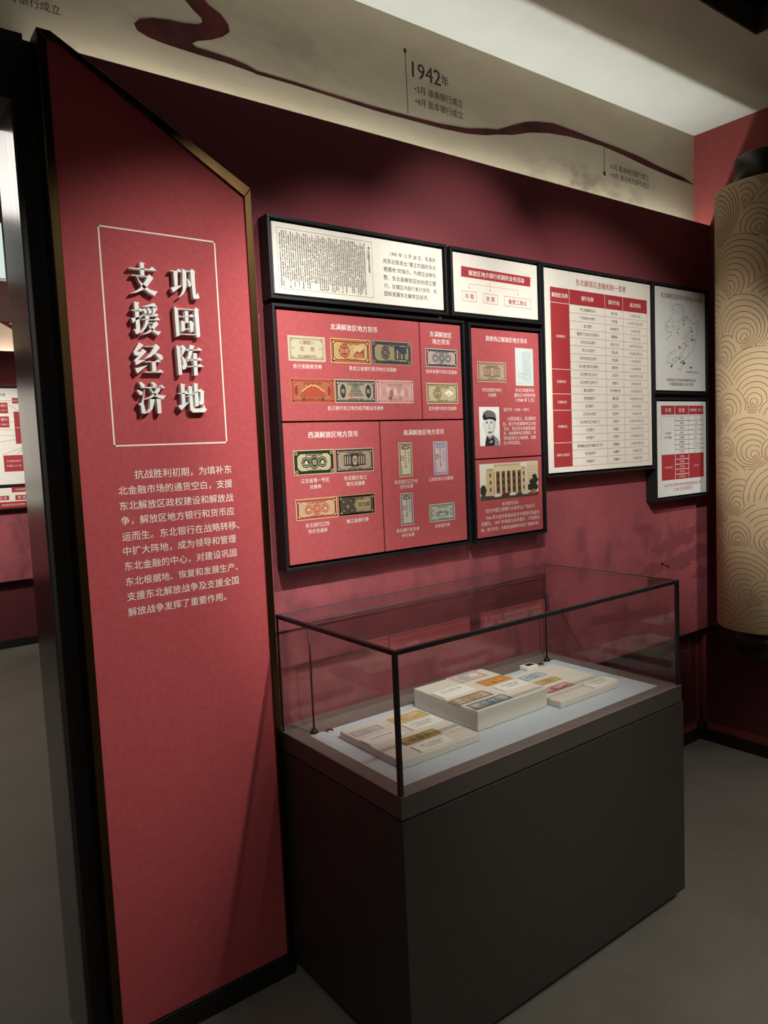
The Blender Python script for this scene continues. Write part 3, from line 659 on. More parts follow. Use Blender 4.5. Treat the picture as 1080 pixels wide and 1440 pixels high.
            if style == 'vig':
                s.rect(X0, X1, Z0, Z1, c2, 3); s.poly([(X0, Z0 + h * .1), (X0 + w * .08, Z0 + h * .26), (X0 + w * .15, Z0 + h * .2), (X1, Z0 + h * .36), (X1, Z1), (X0, Z1)], paper, 4)
                for j in range(3): s.rect(X0 + w * .03, X1 - w * .03, Z0 + h * (.03 + .05 * j), Z0 + h * (.045 + .05 * j), paper, 4)
            else:  # cloud
                for dx, dz, r in ((.12, .02, .1), (.2, .06, .13), (.28, .01, .11), (.2, -.07, .1)): s.oval(cx + dx * w, cz + dz * h, u * r * 1.0, u * r * .75, blend(paper, '#fbf7ea', .7), 3 + dx)
        s.text('东北银行地方流通券', cx, z1 - h * 0.2, w * 0.42, c1, 6, 0.02, 1)
        s.text('中华民国三十五年', cx, z0 + h * 0.17, w * 0.34, c1, 6, 0.01, 1)
    return s.build(name, parent)
def pnote(parent, conv, quad, *a, **k):
    P = [at(*conv(*q), 'y', YP) for q in quad]
    x0 = (P[0].x + P[3].x) / 2; x1 = (P[1].x + P[2].x) / 2; z1 = (P[0].z + P[1].z) / 2; z0 = (P[2].z + P[3].z) / 2
    return note(parent, 'banknote_print', x0, x1, z0, z1, *a, **k)

# --- four-panel banknote board
g = 0.0026; dx1, dz, dx2 = 1.6478 + 0.0026, 1.6945, 1.4645
t, (pA, pB, pC, pD) = board('large framed board of four red panels with printed banknotes', 1.1033, 1.8388, 1.2622, 2.0243,
    [(1.1033, dx1 - g, dz + g, 2.0243), (dx1 + g, 1.8388, dz + g, 2.0243), (1.1033, dx2 - g, 1.2622, dz - g), (dx2 + g, 1.8388, 1.2622, dz - g)], M['red_print'])
za, zb = Q(380, 430, 3.857), Q(380, 580, 3.857)
pnote(pA, za, [(92, 158), (296, 172), (300, 306), (100, 298)], '#d3cba8', '#9b5a4a', '#b2603f', 'plain')
pnote(pA, za, [(324, 174), (540, 186), (543, 317), (330, 308)], '#dcc27a', '#b2382f', '#b5382f', 'vig')
pnote(pA, za, [(546, 187), (762, 199), (768, 324), (552, 317)], '#b39d72', '#39414a', '#555a58', 'duo')
pnote(pA, za, [(108, 391), (345, 398), (349, 527), (116, 527)], '#c9744f', '#b5402e', '#c2452e', 'gate')
pnote(pA, za, [(348, 398), (570, 402), (574, 527), (354, 527)], '#cdb9a0', '#3f3a36', '#6e7460', 'temple')
pnote(pA, za, [(574, 404), (774, 406), (777, 529), (581, 528)], '#e9c7c0', '#dd8f88', '#e0a49d', 'faint')
captions(pA, [('北满解放区地方货币', za(325, 113), za(580, 131), 0.02), ('依兰金融救济券', za(124, 328), za(280, 331), 0), ('黑龙江省银行黑河地方流通券', za(427, 340), za(684, 347), 0), ('合江银行合江地方经济建设流通券', za(310, 554), za(614, 556), 0)])
pnote(pB, za, [(840, 229), (1012, 239), (1015, 338), (845, 331)], '#e2bfae', '#3c5263', '#55687a', 'three')
pnote(pB, za, [(846, 417), (1016, 423), (1019, 532), (850, 531)], '#e3d6aa', '#8d7a52', '#8f7d50', 'cloud')
captions(pB, [('东满解放区', za(865, 153), za(983, 161), 0.02), ('地方货币', za(878, 193), za(972, 200), 0.02), ('吉林省银行地方流通券', za(844, 356), za(1013, 361), 0), ('吉东银行地方流通券', za(859, 557), za(1011, 557), 0)])
pnote(pC, zb, [(122, 207), (345, 198), (349, 330), (131, 343)], '#d8cf95', '#1f2328', '#33373f', 'dark')
pnote(pC, zb, [(350, 198), (557, 190), (563, 318), (355, 330)], '#c3a88d', '#2f2a2a', '#3a3533', 'frame')
pnote(pC, zb, [(136, 472), (361, 456), (366, 567), (143, 590)], '#e3c59b', '#c34a30', '#cf5a3c', 'three')
pnote(pC, zb, [(368, 452), (564, 438), (570, 546), (372, 566)], '#b09868', '#3a322a', '#4c4334', 'block')
captions(pC, [('西满解放区地方货币', zb(205, 121), zb(475, 117), 0.02), ('辽北省第一专区', zb(167, 373), zb(320, 363), 0), ('兑换券', zb(215, 405), zb(277, 400), 0), ('东北银行合江', zb(400, 357), zb(523, 350), 0), ('地方流通券', zb(412, 389), zb(514, 381), 0), ('东北银行辽西', zb(192, 613), zb(320, 603), 0), ('地方流通券', zb(205, 645), zb(311, 637), 0), ('嫩江省银行券', zb(414, 590), zb(534, 580), 0)])
pnote(pD, zb, [(695, 165), (768, 163), (773, 345), (701, 352)], '#dcd3ac', '#6d5543', '#7d4c3c', 'check')
pnote(pD, zb, [(884, 159), (960, 157), (966, 334), (887, 340)], '#d9bfc6', '#8f93b8', '#b1706e', 'check')
pnote(pD, zb, [(704, 440), (774, 436), (778, 608), (711, 614)], '#cfc6b8', '#5d5663', '#5d5663', 'check')
pnote(pD, zb, [(863, 500), (1000, 487), (1001, 581), (866, 596)], '#ddd9c4', '#6f8a80', '#7d978b', 'harbour')
captions(pD, [('南满解放区地方货币', zb(723, 110), zb(941, 104), 0.02), ('东北银行辽宁省', zb(674, 380), zb(799, 370), 0), ('分行本票', zb(703, 404), zb(775, 400), 0), ('辽南贸易公司期票', zb(859, 363), zb(992, 356), 0), ('东北银行安东省', zb(685, 642), zb(808, 630), 0), ('分行本票', zb(713, 668), zb(783, 661), 0), ('关东银行券', zb(894, 616), zb(975, 608), 0)])

# --- two-panel board: base-area currency and the old bank building
t, (pE, pF_) = board('narrow framed board of two red panels with portrait and bank building photograph', 1.8935, 2.2510, 1.2592, 2.0204, [(1.8935, 2.2510, 1.5512, 2.0204), (1.8935, 2.2510, 1.2592, 1.5462)], M['red_print'])
zc = Q(650, 450, 7.575)
pnote(pE, zc, [(160, 440), (463, 453), (467, 666), (164, 660)], '#d6b99a', '#9b7d66', '#8d6f62', 'frame')
s = sheet(); P = [s.px(*zc(*q)) for q in ((562, 297), (750, 308), (760, 704), (570, 697))]
x0, x1, z0, z1 = (P[0][0] + P[3][0]) / 2, (P[1][0] + P[2][0]) / 2, (P[2][1] + P[3][1]) / 2, (P[0][1] + P[1][1]) / 2
s.rect(x0, x1, z0, z1, '#c6d3d1')
for i in range(9):
    xx = x0 + (x1 - x0) * (0.42 + 0.055 * i)
    for j in range(24):
        if random.random() > 0.12: s.rect(xx - 0.0013, xx + 0.0009, z0 + (z1 - z0) * (0.12 + 0.034 * j), z0 + (z1 - z0) * (0.142 + 0.034 * j), '#8d9897', 1)
s.frame(x0 + (x1 - x0) * .16, x0 + (x1 - x0) * .42, z0 + (z1 - z0) * .22, z0 + (z1 - z0) * .32, 0.0014, '#c9866a', 2)
s.rect(x0 + (x1 - x0) * .05, x1 - (x1 - x0) * .06, z0 + (z1 - z0) * .07, z0 + (z1 - z0) * .078, '#9db4bc', 1)
s.build('notice_print', pE)
s = sheet(); P = [s.px(*zc(*q)) for q in ((178, 927), (393, 925), (402, 1338), (190, 1342))]
x0, x1, z0, z1 = (P[0][0] + P[3][0]) / 2, (P[1][0] + P[2][0]) / 2, (P[2][1] + P[3][1]) / 2, (P[0][1] + P[1][1]) / 2
w, h = x1 - x0, z1 - z0
R_ = lambda pts: [(x0 + w * a, z0 + h * b) for a, b in pts]
s.rect(x0, x1, z0, z1, '#eceee9')
s.poly(R_([(.24, .0), (.27, .12), (.32, .24), (.40, .30), (.62, .30), (.72, .26), (.88, .18), (.97, .08), (.98, 0)]), '#8d8f8c', 1)
s.poly(R_([(.24, .0), (.28, .14), (.36, .26), (.46, .16), (.60, .2), (.66, .26), (.74, .12), (.70, .0)]), '#24272a', 2)
s.poly(R_([(.44, .10), (.50, .06), (.64, .10), (.60, .15)]), '#9ea09d', 3)
s.poly(R_([(.20, .62), (.20, .5), (.24, .38), (.32, .28), (.46, .23), (.60, .26), (.70, .36), (.76, .5), (.78, .64), (.5, .7)]), '#dcdedb', 3)
s.poly(R_([(.62, .27), (.72, .38), (.78, .52), (.79, .64), (.72, .62), (.66, .45)]), '#b9bbb8', 3.5)
s.poly(R_([(.15, .74), (.20, .86), (.40, .92), (.62, .90), (.78, .84), (.84, .70), (.78, .66), (.5, .71), (.22, .66)]), '#6b6e6e', 4)
s.poly(R_([(.16, .76), (.22, .66), (.34, .71), (.34, .78), (.2, .82)]), '#2b2d2f', 5)
s.poly(R_([(.20, .66), (.30, .72), (.50, .745), (.72, .73), (.82, .68), (.80, .62), (.66, .68), (.46, .69), (.30, .67)]), '#141618', 6)
for ex in (.36, .58):
    s.poly(R_([(ex - .06, .615), (ex, .635), (ex + .06, .615), (ex + .06, .60), (ex, .615), (ex - .06, .60)]), '#2c2e30', 5); s.oval(x0 + w * ex, z0 + h * .585, w * .04, h * .014, '#303234', 5, 12)
s.poly(R_([(.46, .58), (.50, .58), (.54, .45), (.47, .43), (.43, .45)]), '#c3c5c2', 4.5); s.oval(x0 + w * .455, z0 + h * .437, w * .02, h * .007, '#4b4d4f', 5.5, 10); s.oval(x0 + w * .525, z0 + h * .437, w * .02, h * .007, '#4b4d4f', 5.5, 10)
s.poly(R_([(.37, .355), (.45, .37), (.50, .362), (.56, .37), (.63, .358), (.56, .335), (.45, .333)]), '#3d3f41', 5)
s.poly(R_([(.40, .31), (.48, .32), (.60, .315), (.52, .30)]), '#8b8d8a', 5)
s.oval(x0 + w * .195, z0 + h * .55, w * .035, h * .05, '#c9cbc8', 2.5, 14)
s.build('portrait_print', pE)
captions(pE, [('冀察热辽解放区地方货币', zc(247, 198), zc(688, 225), 0.02), ('热河省银行地方', zc(212, 742), zc(418, 750), 0), ('流通券', zc(275, 798), zc(363, 801), 0)])
for grp in ([('东北行政委员会', (566, 746), (764, 751)), ('冀热辽办事处布告', (553, 800), (778, 802)), ('（1948 年 2 月）', (570, 853), (768, 853))],
            [('程子华（1905－1991）', (440, 955), (712, 955))],
            [('山西运城人，抗战胜利', (484, 1048), (780, 1050)), ('后，程子华任冀察热辽分局', (432, 1106), (780, 1103)), ('书记、军区司令员兼政治委', (440, 1158), (780, 1153)), ('员，创建冀察热辽解放区，领', (440, 1208), (782, 1198)), ('导军民进行土地改革，发展', (440, 1258), (782, 1250)), ('壮大军区部队。', (440, 1310), (625, 1304))]):
    s = sheet()
    for tx, p, q in grp: s.ptext(tx, zc(*p), zc(*q), WI)
    s.build('lettering', pE)
zd = Q(650, 630, 8.308)
s = sheet(); P = [s.px(*zd(*q)) for q in ((196, 197), (882, 143), (890, 542), (215, 617))]
x0, x1, z0, z1 = (P[0][0] + P[3][0]) / 2, (P[1][0] + P[2][0]) / 2, (P[2][1] + P[3][1]) / 2, (P[0][1] + P[1][1]) / 2
w, h = x1 - x0, z1 - z0
s.rect(x0, x1, z0, z1, '#dfdccb')
s.poly(R_([(.80, .15), (1, .15), (1, .98), (.80, .98)]), '#cdbf9e', 1)
for j in range(7): s.rect(x0 + w * .80, x1, z0 + h * (.3 + .09 * j), z0 + h * (.315 + .09 * j), '#b5a584', 1.5)
s.poly(R_([(.10, .12), (.78, .12), (.78, .80), (.70, .84), (.16, .84), (.10, .80)]), '#cbb68c', 2)
s.poly(R_([(.10, .80), (.78, .80), (.76, .86), (.12, .86)]), '#b39c70', 3)
s.poly(R_([(.23, .86), (.69, .86), (.69, .985), (.23, .985)]), '#d6c49c', 2.5)
s.rect(x0 + w * .22, x0 + w * .70, z0 + h * .77, z0 + h * .86, '#dac8a0', 4)
s.rect(x0 + w * .23, x0 + w * .70, z0 + h * .10, z0 + h * .77, '#6f5a43', 3)
for j in range(6):
    xx = x0 + w * (.235 + .091 * j); s.rect(xx, xx + w * .030, z0 + h * .08, z0 + h * .77, '#dcc9a0', 5)
    if j < 5:
        for q in (.2, .40, .6): s.rect(xx + w * .044, xx + w * .076, z0 + h * q, z0 + h * (q + .11), '#3b2f27', 4)
for q in (.22, .42, .62):
    s.rect(x0 + w * .155, x0 + w * .185, z0 + h * q, z0 + h * (q + .10), '#5c4c3b', 4); s.rect(x0 + w * .725, x0 + w * .75, z0 + h * q, z0 + h * (q + .10), '#5c4c3b', 4)
for j in range(12): s.rect(x0 + w * (.24 + .037 * j), x0 + w * (.262 + .037 * j), z0 + h * .925, z0 + h * .95, '#8f7d5e', 4)
s.poly(R_([(0, 0), (1, 0), (1, .10), (.6, .11), (.3, .09), (0, .12)]), '#4a443b', 6)
s.oval(x0 + w * .05, z0 + h * .26, w * .05, h * .16, '#34352b', 5, 18, 0.08, 7)
for a, b_, r in ((.93, .55, .05), (.90, .38, .08), (.96, .45, .06), (.86, .25, .07), (.95, .24, .06)): s.oval(x0 + w * min(a, 1 - r * .9), z0 + h * b_, w * r * .8, h * r * 1.5, '#2d2f27', 5 + a, 16, 0.12, 5)
for a, c in ((.28, '#d8d5cc'), (.42, '#6b2a28'), (.54, '#d9d9d4'), (.76, '#cfcac0'), (.90, '#c05a3a')):
    s.poly(R_([(a - .055, .06), (a + .055, .06), (a + .055, .11), (a + .025, .15), (a - .03, .15), (a - .055, .11)]), c, 8)
s.build('photo_print', pF_)
s = sheet()
for tx, p, q in [('关东银行旧址', (465, 652), (655, 634)), ('（现为中国工商银行大连中山广场支行）', (270, 742), (846, 668)), ('1946 年大连市新政府召开多家银行组成大', (276, 823), (902, 740)), ('连银行。1947 年改组为关东银行，开始营业', (222, 893), (902, 803)), ('纳，发行货币，对稳定金融物价发挥了重要作用。', (222, 962), (898, 875))]:
    s.ptext(tx, zd(*p), zd(*q), WI)
s.build('lettering', pF_)

# --- table of institutions
t, ps = board('tall cream framed board with large red table of banks', 2.2930, 3.0016, 1.4761, 2.2763, [(2.2930, 3.0016, 1.4761, 2.2763)], M['paper'])
ze, zf = Q(750, 370, 6), Q(750, 510, 6)
s = sheet()
xs = [(s.px(*ze(a, b))[0] + s.px(*zf(c, d))[0]) / 2 for a, b, c, d in ((145, 197, 170, 886), (308, 222, 325, 872), (608, 265, 622, 850), (757, 288, 772, 838), (962, 316, 970, 828))]
zt = s.px(*ze(145, 197))[1]; zh = (s.px(*ze(308, 347))[1] + s.px(*ze(962, 430))[1]) / 2; zbm = (s.px(*zf(325, 873))[1] + s.px(*zf(970, 828))[1]) / 2
rows = [('依兰金融救济处', '依兰县', '1945年11月'), ('宁安县地方银行', '宁安县', '1945年12月20日'), ('合江银行', '佳木斯市', '1946年1月'), ('富锦下江地区人民银行', '富锦县', '1946年1月'), ('牡丹江实业银行', '牡丹江市', '1946年1月10日'), ('密山大众银行', '密山县', '1946年2月1日'), ('东安地区实业银行', '东安县', '1946年3月'), ('东北银行黑河办事处', '黑河市', '1946年9月'),
        ('东北银行龙江分行', '北安市', '1946年3月15日'), ('东北银行辽西分行', '郑家屯', '1946年6月'), ('嫩江省银行', '齐齐哈尔市', '1946年4月5日'), ('吉林省银行', '磐石县', '1946年3月23日'), ('吉东银行', '延吉市', '1946年4月'), ('辽东东北银行', '安东市', '1946年1月'), ('东北银行辽宁省分行', '沈阳市', '1945年10月15日'), ('大连银行', '大连市', '1946年7月1日'), ('关东银行', '大连市', '1947年4月15日'), ('晋察冀边区银行冀热辽分行', '承德县', '1945年9月6日'), ('热河省银行', '赤峰市', '1946年7月'), ('长城银行', '赤峰市', '1948年2月')]
rh = (zh - zbm) / 20; gl = '#c4736f'
s.rect(xs[0], xs[4], zh, zt, RED, 0); s.rect(xs[0], xs[1], zbm, zh, RED, 0)
for x in xs[1:4]: s.rect(x - 0.0009, x + 0.0009, zh, zt, '#e6dcd2', 1)
s.rect(xs[0], xs[1], zh - 0.0012, zh + 0.0008, '#e6dcd2', 1)
for i in range(1, 21): s.rect(xs[1], xs[4], zh - i * rh - 0.0007, zh - i * rh + 0.0007, gl, 0.5)
for x in xs[2:5]: s.rect(x - 0.0009, x + 0.0009, zbm, zh, gl, 0.6)
k0 = 0
for n_, nm in ((8, '北满解放区'), (3, '西满解放区'), (2, '东满解放区'), (4, '南满解放区'), (3, '冀察热辽解放区')):
    zz = zh - (k0 + n_ / 2) * rh; s.text(nm, (xs[0] + xs[1]) / 2, zz, (0.0115 * len(nm)), '#eddcd2', 2, 0.005)
    k0 += n_
    if k0 < 20: s.rect(xs[0], xs[1], zh - k0 * rh - 0.001, zh - k0 * rh + 0.001, '#e6dcd2', 1)
for hd, a, b_ in (('解放区名称', 0, 1), ('银行名称', 1, 2), ('银行行址', 2, 3), ('成立时间', 3, 4)): s.text(hd, (xs[a] + xs[b_]) / 2, (zh + zt) / 2, 0.0195 * len(hd), '#f3ece4', 2, 0.02)
for i, rw in enumerate(rows):
    for j, tx in enumerate(rw):
        n_ = sum(0.55 if c.isdigit() else 1 for c in tx)
        s.text(tx, (xs[j + 1] + xs[j + 2]) / 2, zh - (i + 0.5) * rh, 0.0142 * n_, '#5d5b57' if j < 2 else '#77746f', 2, 0.004, 1)
s.ptext('东北解放区金融机构一览表', ze(357, 160), ze(780, 226), RED, bold=0.016)
s.build('lettering', ps[0])

# --- map board
t, ps = board('upper right framed board with outline map of printing sites', 3.0363, 3.4563, 1.8136, 2.2779, [(3.0363, 3.4563, 1.8136, 2.2779)], M['cool_paper'])
zg = Q(900, 390, 4.364); s = sheet()
s.ptext('东北解放区货币印发地点示意图', zg(127, 110), zg(382, 143), '#8e4a48', bold=0.014)
out_ = [(195, 180), (225, 163), (262, 180), (272, 225), (305, 262), (320, 285), (356, 268), (352, 320), (338, 372), (340, 410), (322, 450), (290, 490), (262, 520), (240, 575), (228, 545), (205, 510), (168, 520), (178, 470), (215, 447), (200, 400)]
s.pline([zg(*q) for q in [(190, 335), (172, 340), (158, 320), (160, 275), (180, 268), (205, 215), (195, 180), (225, 163), (262, 180), (272, 235), (300, 258), (328, 290), (356, 268), (350, 330), (340, 395), (318, 455), (290, 488), (270, 510), (245, 575)]], 0.0022, '#77787a')
s.pline([zg(*q) for q in [(158, 385), (195, 352), (188, 335)]], 0.0022, '#77787a'); s.pline([zg(*q) for q in [(217, 447), (178, 470), (163, 520), (200, 535), (230, 500), (250, 470)]], 0.002, '#77787a')
s.pline([zg(*q) for q in [(205, 195), (225, 215), (245, 215), (258, 185)]], 0.0015, '#9a9b9c'); s.pline([zg(*q) for q in [(255, 470), (260, 430), (275, 380), (310, 330), (330, 300)]], 0.0015, '#9a9b9c')
random.seed(3)
for i in range(120):
    cl = random.choice(((250, 430, 16), (285, 420, 16), (240, 480, 30), (262, 495, 28), (315, 330, 18), (275, 370, 20), (235, 350, 25), (195, 500, 16), (265, 260, 22), (320, 380, 14), (190, 300, 30), (260, 520, 14), (195, 545, 8), (243, 562, 8)))
    q = s.px(*zg(random.gauss(cl[0], cl[2] * .55), random.gauss(cl[1], cl[2] * .7))); ww = random.uniform(.003, .010)
    s.rect(q[0] - ww / 2, q[0] + ww / 2, q[1], q[1] + random.uniform(.0025, .0045), '#3c3d40', 1)
for q in ((312, 558),): p = s.px(*zg(*q)); s.rect(p[0] - .012, p[0] + .012, p[1], p[1] + .006, '#4a4b4d')
s.ptext('此图依据革命根据地货币史', zg(282, 582), zg(360, 584), '#77787a', res=1)
s.ptext('此图采录自《东北革命根据地货币史》', zg(163, 630), zg(342, 632), '#4b4c4e', bold=0.008); s.ptext('中国金融出版社 2005 年版', zg(183, 655), zg(325, 657), '#4b4c4e', bold=0.008)
s.build('lettering', ps[0])

# --- figures board
t, ps = board('lower right framed board with small red and white table, below the map', 3.0410, 3.4573, 1.3231, 1.7632, [(3.0410, 3.4573, 1.3231, 1.7632)], M['cool_paper'])
s = sheet()
xs = [(s.px(*zg(a, 787))[0] + s.px(*zg(b_, 1238))[0]) / 2 for a, b_ in ((131, 131), (215, 215), (298, 298), (391, 389))]
z_ = lambda y, x: s.px(*zg(x, y))[1]
za0, za1, zb0, zr0, zr1 = z_(787, 260), z_(842, 260), z_(850, 260), z_(1083, 260), z_(1236, 260)
s.rect(xs[0], xs[3], za1, za0, RED)
for x in xs[1:3]: s.rect(x - .0015, x + .0015, za1, za0, '#e3e5e4', 1)
for i, hd in enumerate(('名 称', '面 额', '印发数额（亿元）')): s.text(hd, (xs[i] + xs[i + 1]) / 2, (za0 + za1) / 2, (xs[i + 1] - xs[i]) * (.42, .42, .85)[i], '#ecdcd4', 2, .012)
s.frame(xs[0], xs[3], zr0, zb0, .0015, '#8f8b8b', .5)
for i in range(1, 8): zz = zb0 + (zr0 - zb0) * i / 8; s.rect(xs[1], xs[3], zz - .0011, zz + .0011, '#5c4b4d', .6)
for x in xs[1:3]: s.rect(x - .001, x + .001, zr0, zb0, '#8a5c5d', .6)
for i, (a, b_) in enumerate((('伍角券', '0.02'), ('壹圆券', '1.46'), ('伍圆券', '48.05'), ('拾圆券', '94.03'), ('伍拾圆券', '143.50'), ('壹百圆券', '450.00'), ('伍百圆券', '1008.20'), ('壹千圆券', '3000.00'))):
    zz = zb0 + (zr0 - zb0) * (i + .5) / 8; s.text(a, (xs[1] + xs[2]) / 2, zz, .011 * len(a), '#9a5a58', 2, 0, 1); s.text(b_, (xs[2] + xs[3]) / 2, zz, .007 * len(b_), '#9a5a58', 2, 0, 1)
zz = (zb0 + zr0) / 2; s.text('东北银行', (xs[0] + xs[1]) / 2, zz + .01, .05, '#9a4a48', 2, .006); s.text('地方流通券', (xs[0] + xs[1]) / 2, zz - .009, .058, '#9a4a48', 2, .006)
s.rect(xs[0], xs[3], zr1, zr0, RED)
for x in xs[1:3]: s.rect(x - .0013, x + .0013, zr1, zr0, '#e3e5e4', 1)
for i in range(1, 5): q = zr0 + (zr1 - zr0) * i / 5; s.rect(xs[1], xs[2], q - .0013, q + .0013, '#e3e5e4', 1)
for i, a in enumerate(('伍千圆券', '壹万圆券', '伍万圆券', '拾万圆券', '贰拾伍万圆')): s.text(a, (xs[1] + xs[2]) / 2, zr0 + (zr1 - zr0) * (i + .5) / 5, .0105 * len(a), '#e6cfc8', 2, 0, 1)
s.text('东北银行本票', (xs[0] + xs[1]) / 2, (zr0 + zr1) / 2, .062, '#e6cfc8', 2, .006); s.text('26739.00', (xs[2] + xs[3]) / 2, (zr0 + zr1) / 2, .045, '#e6cfc8', 2, 0, 1)
s.ptext('1948 年东北银行印制各种票面额数额统计表', zg(148, 1276), zg(376, 1258), '#b0605e'); s.ptext('（1948 年年末数字）', zg(205, 1300), zg(322, 1290), '#b0605e')
s.build('lettering', ps[0])

# ------------------------------------------------------------------ glass display case
CX0, CX1, CY0, CY1 = 1.0405, 2.262, -0.637, -0.012
GX0, GX1, GY0, GY1 = 1.0415, 2.2475, -0.632, -0.055
ZB, ZTOP, ZG = 0.7066, 0.763, 1.1206
case = thing('display_case', 'long glass-topped display case on dark brown cabinet', 'display case', ((CX0 + CX1) / 2, (CY0 + CY1) / 2, 0))
b = MB(); b.box(CX0, CX1, CY0, CY1, 0.036, ZB - 0.006); b.build('cabinet', M['cabinet'], case, bevel=0.002)
b = MB(); b.box(CX0 + 0.02, CX1 - 0.02, CY0 + 0.025, CY1 - 0.01, 0, 0.036); b.build('plinth', M['skirting'], case)
b = MB(); b.box(CX0 + 0.006, CX1 - 0.006, CY0 + 0.006, CY1, ZB - 0.006, ZB); b.build('shadow_gap', M['backing'], case)
TX0, TX1, TY0, TY1 = 1.085, 2.19, -0.59, -0.14
b = MB()
b.box(CX0 - 0.001, GX1 + 0.004, GY0 - 0.005, TY0, ZB, ZTOP); b.box(CX0 - 0.001, GX1 + 0.004, TY1, CY1, ZB, ZTOP)
b.box(CX0 - 0.001, TX0, TY0, TY1, ZB, ZTOP); b.box(TX1, GX1 + 0.004, TY0, TY1, ZB, ZTOP)
rim = b.build('rim', M['ledge'], case)
rim['label'] = 'taupe top rim'
rim.data.materials.append(M['cab_trim'])
for f in rim.data.polygons:
    if abs(f.normal.z) < 0.5: f.material_index = 1
b = MB(); b.box(TX0 + 0.001, TX1 - 0.001, TY0 + 0.001, TY1 - 0.001, ZTOP - 0.012, ZTOP - 0.0005); b.build('tray', M['tray'], case)['label'] = 'pale blue-white tray lining'
th = 0.006; e = 0.0002
for x0, x1, y0, y1, z0, z1 in ((GX0 + th, GX1 - th, GY0, GY0 + th, ZTOP + e, ZG - th - e), (GX0 + th, GX1 - th, GY1 - th, GY1, ZTOP + e, ZG - th - e), (GX0, GX0 + th, GY0, GY1, ZTOP + e, ZG - th - e), (GX1 - th, GX1, GY0, GY1, ZTOP + e, ZG - th - e), (GX0, GX1, GY0, GY1, ZG - th, ZG)):
    b = MB(); b.box(x0 + e, x1 - e, y0 + e, y1 - e, z0, z1); b.build('glass_pane', M['glass'], case)
r = 0.0095
b = MB(); b.box(GX0 - 0.002, GX1 + 0.002, GY0 - 0.002, GY0 + r, ZG - r, ZG + 0.002); b.build('top_rail', M['black'], case, bevel=0.001)
b = MB(); b.box(GX0 - 0.002, GX0 + r, GY0 + r, GY1, ZG - r, ZG + 0.002); b.build('top_rail', M['black'], case, bevel=0.001)
b = MB(); b.box(GX1 - 0.003, GX1 + 0.002, GY0 + r, GY1, ZG - 0.003, ZG + 0.001); b.build('top_rail', M['bar'], case)
b = MB(); b.box(GX0 + r, GX1 - 0.003, GY1 - 0.003, GY1 + 0.001, ZG - 0.003, ZG + 0.001); b.build('top_rail', M['bar'], case)
for x0, x1, y0, y1 in ((GX0 - 0.002, GX0 + r, GY0 - 0.002, GY0 + r), (GX1 - r, GX1 + 0.002, GY0 - 0.002, GY0 + r)):
    b = MB(); b.box(x0, x1, y0, y1, ZTOP, ZG - r); b.build('corner_post', M['black'], case, bevel=0.001)
for x0, x1 in ((GX0, GX0 + 0.005), (GX1 - 0.005, GX1)):
    b = MB(); b.box(x0, x1, GY1 - 0.004, GY1 + 0.001, ZTOP, ZG - 0.003); b.build('corner_post', M['rod'], case)
# slim lamp standing in the case: two rods, a bar with an unlit strip underneath
ly = -0.128; lz = 1.098
lx0, lx1 = 1.106, 2.156
for x in (lx0, lx1):
    b = MB(); b.tube((x, ly - 0.006, ZTOP), (x, ly - 0.006, lz), 0.0032, 12); rd = b.build('lamp_rod', M['rod'], case)
    b = MB(); b.lathe((x, ly - 0.006), [(0.012, ZTOP), (0.012, ZTOP + 0.003), (0.009, ZTOP + 0.010), (0.0045, ZTOP + 0.014)], 20); b.build('foot', M['rod'], rd)
b = MB(); b.tube((lx0 - 0.006, ly - 0.006, lz + 0.005), (lx1 + 0.006, ly - 0.006, lz + 0.005), 0.0075, 16); lb = b.build('light_bar', M['bar'], case)
b = MB(); b.box(lx0 + 0.02, lx1 - 0.02, ly - 0.009, ly - 0.003, lz - 0.0045, lz - 0.003); b.build('diffuser', M['ledge'], lb)

# display blocks and what lies on them
def block(label, x0, x1, y0, y1, h):
    b = MB(); b.box(x0, x1, y0, y1, ZTOP, ZTOP + h); return tag(b.build('display_block', M['linen'], bevel=0.003), label, 'display block', 'linen-covered display blocks')
block('flat cream linen-covered block at near left end of the case', 1.140, 1.4245, -0.515, -0.222, 0.022)
block('tall cream linen-covered block in the middle of the case', 1.464, 1.769, -0.466, -0.172, 0.062)
block('flat cream linen-covered block at right end of the case, partly behind the tall one', 1.785, 2.086, -0.508, -0.215, 0.022)
def flat(conv, quad, z):
    P = [at(*conv(*q), 'z', z) for q in quad]     # left-back, right-back, right-front, left-front as seen
    return min(p.x for p in (P[0], P[3])) * .5 + max(p.x for p in (P[0], P[3])) * .5, (P[1].x + P[2].x) / 2, (P[2].y + P[3].y) / 2, (P[0].y + P[1].y) / 2
def real_note(label, conv, quad, z, paper, c1, c2, style):
    x0, x1, y0, y1 = flat(conv, quad, z)
    tag(note(None, 'banknote', x0, x1, y0, y1, paper, c1, c2, style, 0, 'z', z + 0.0004, 0.0006), label, 'banknote', 'banknotes in the case')
def card(label, conv, quad, z, lines):
    x0, x1, y0, y1 = flat(conv, quad, z)
    t = thing('caption_card', label, 'caption card', ((x0 + x1) / 2, (y0 + y1) / 2, z), 'caption cards in the case')
    b = MB(); b.box(x0, x1, y0, y1, z + 0.0003, z + 0.004); cb = b.build('card', M['paper'], t, bevel=0.0006)
    s = Sheet('z', z + 0.004, 1); w = x1 - x0
    for i, tx in enumerate(lines): s.text(tx, (x0 + x1) / 2, (y0 + y1) / 2 + (y1 - y0) * (0.16 - 0.3 * i), w * (0.66 - 0.2 * i), '#8a8478', 0, 0, 1)
    s.build('lettering', cb)
C3, D3, E3 = Q(460, 980, 4.5), Q(570, 920, 5.143), Q(720, 900, 4.909)
z1 = ZTOP + 0.022; z2 = ZTOP + 0.062
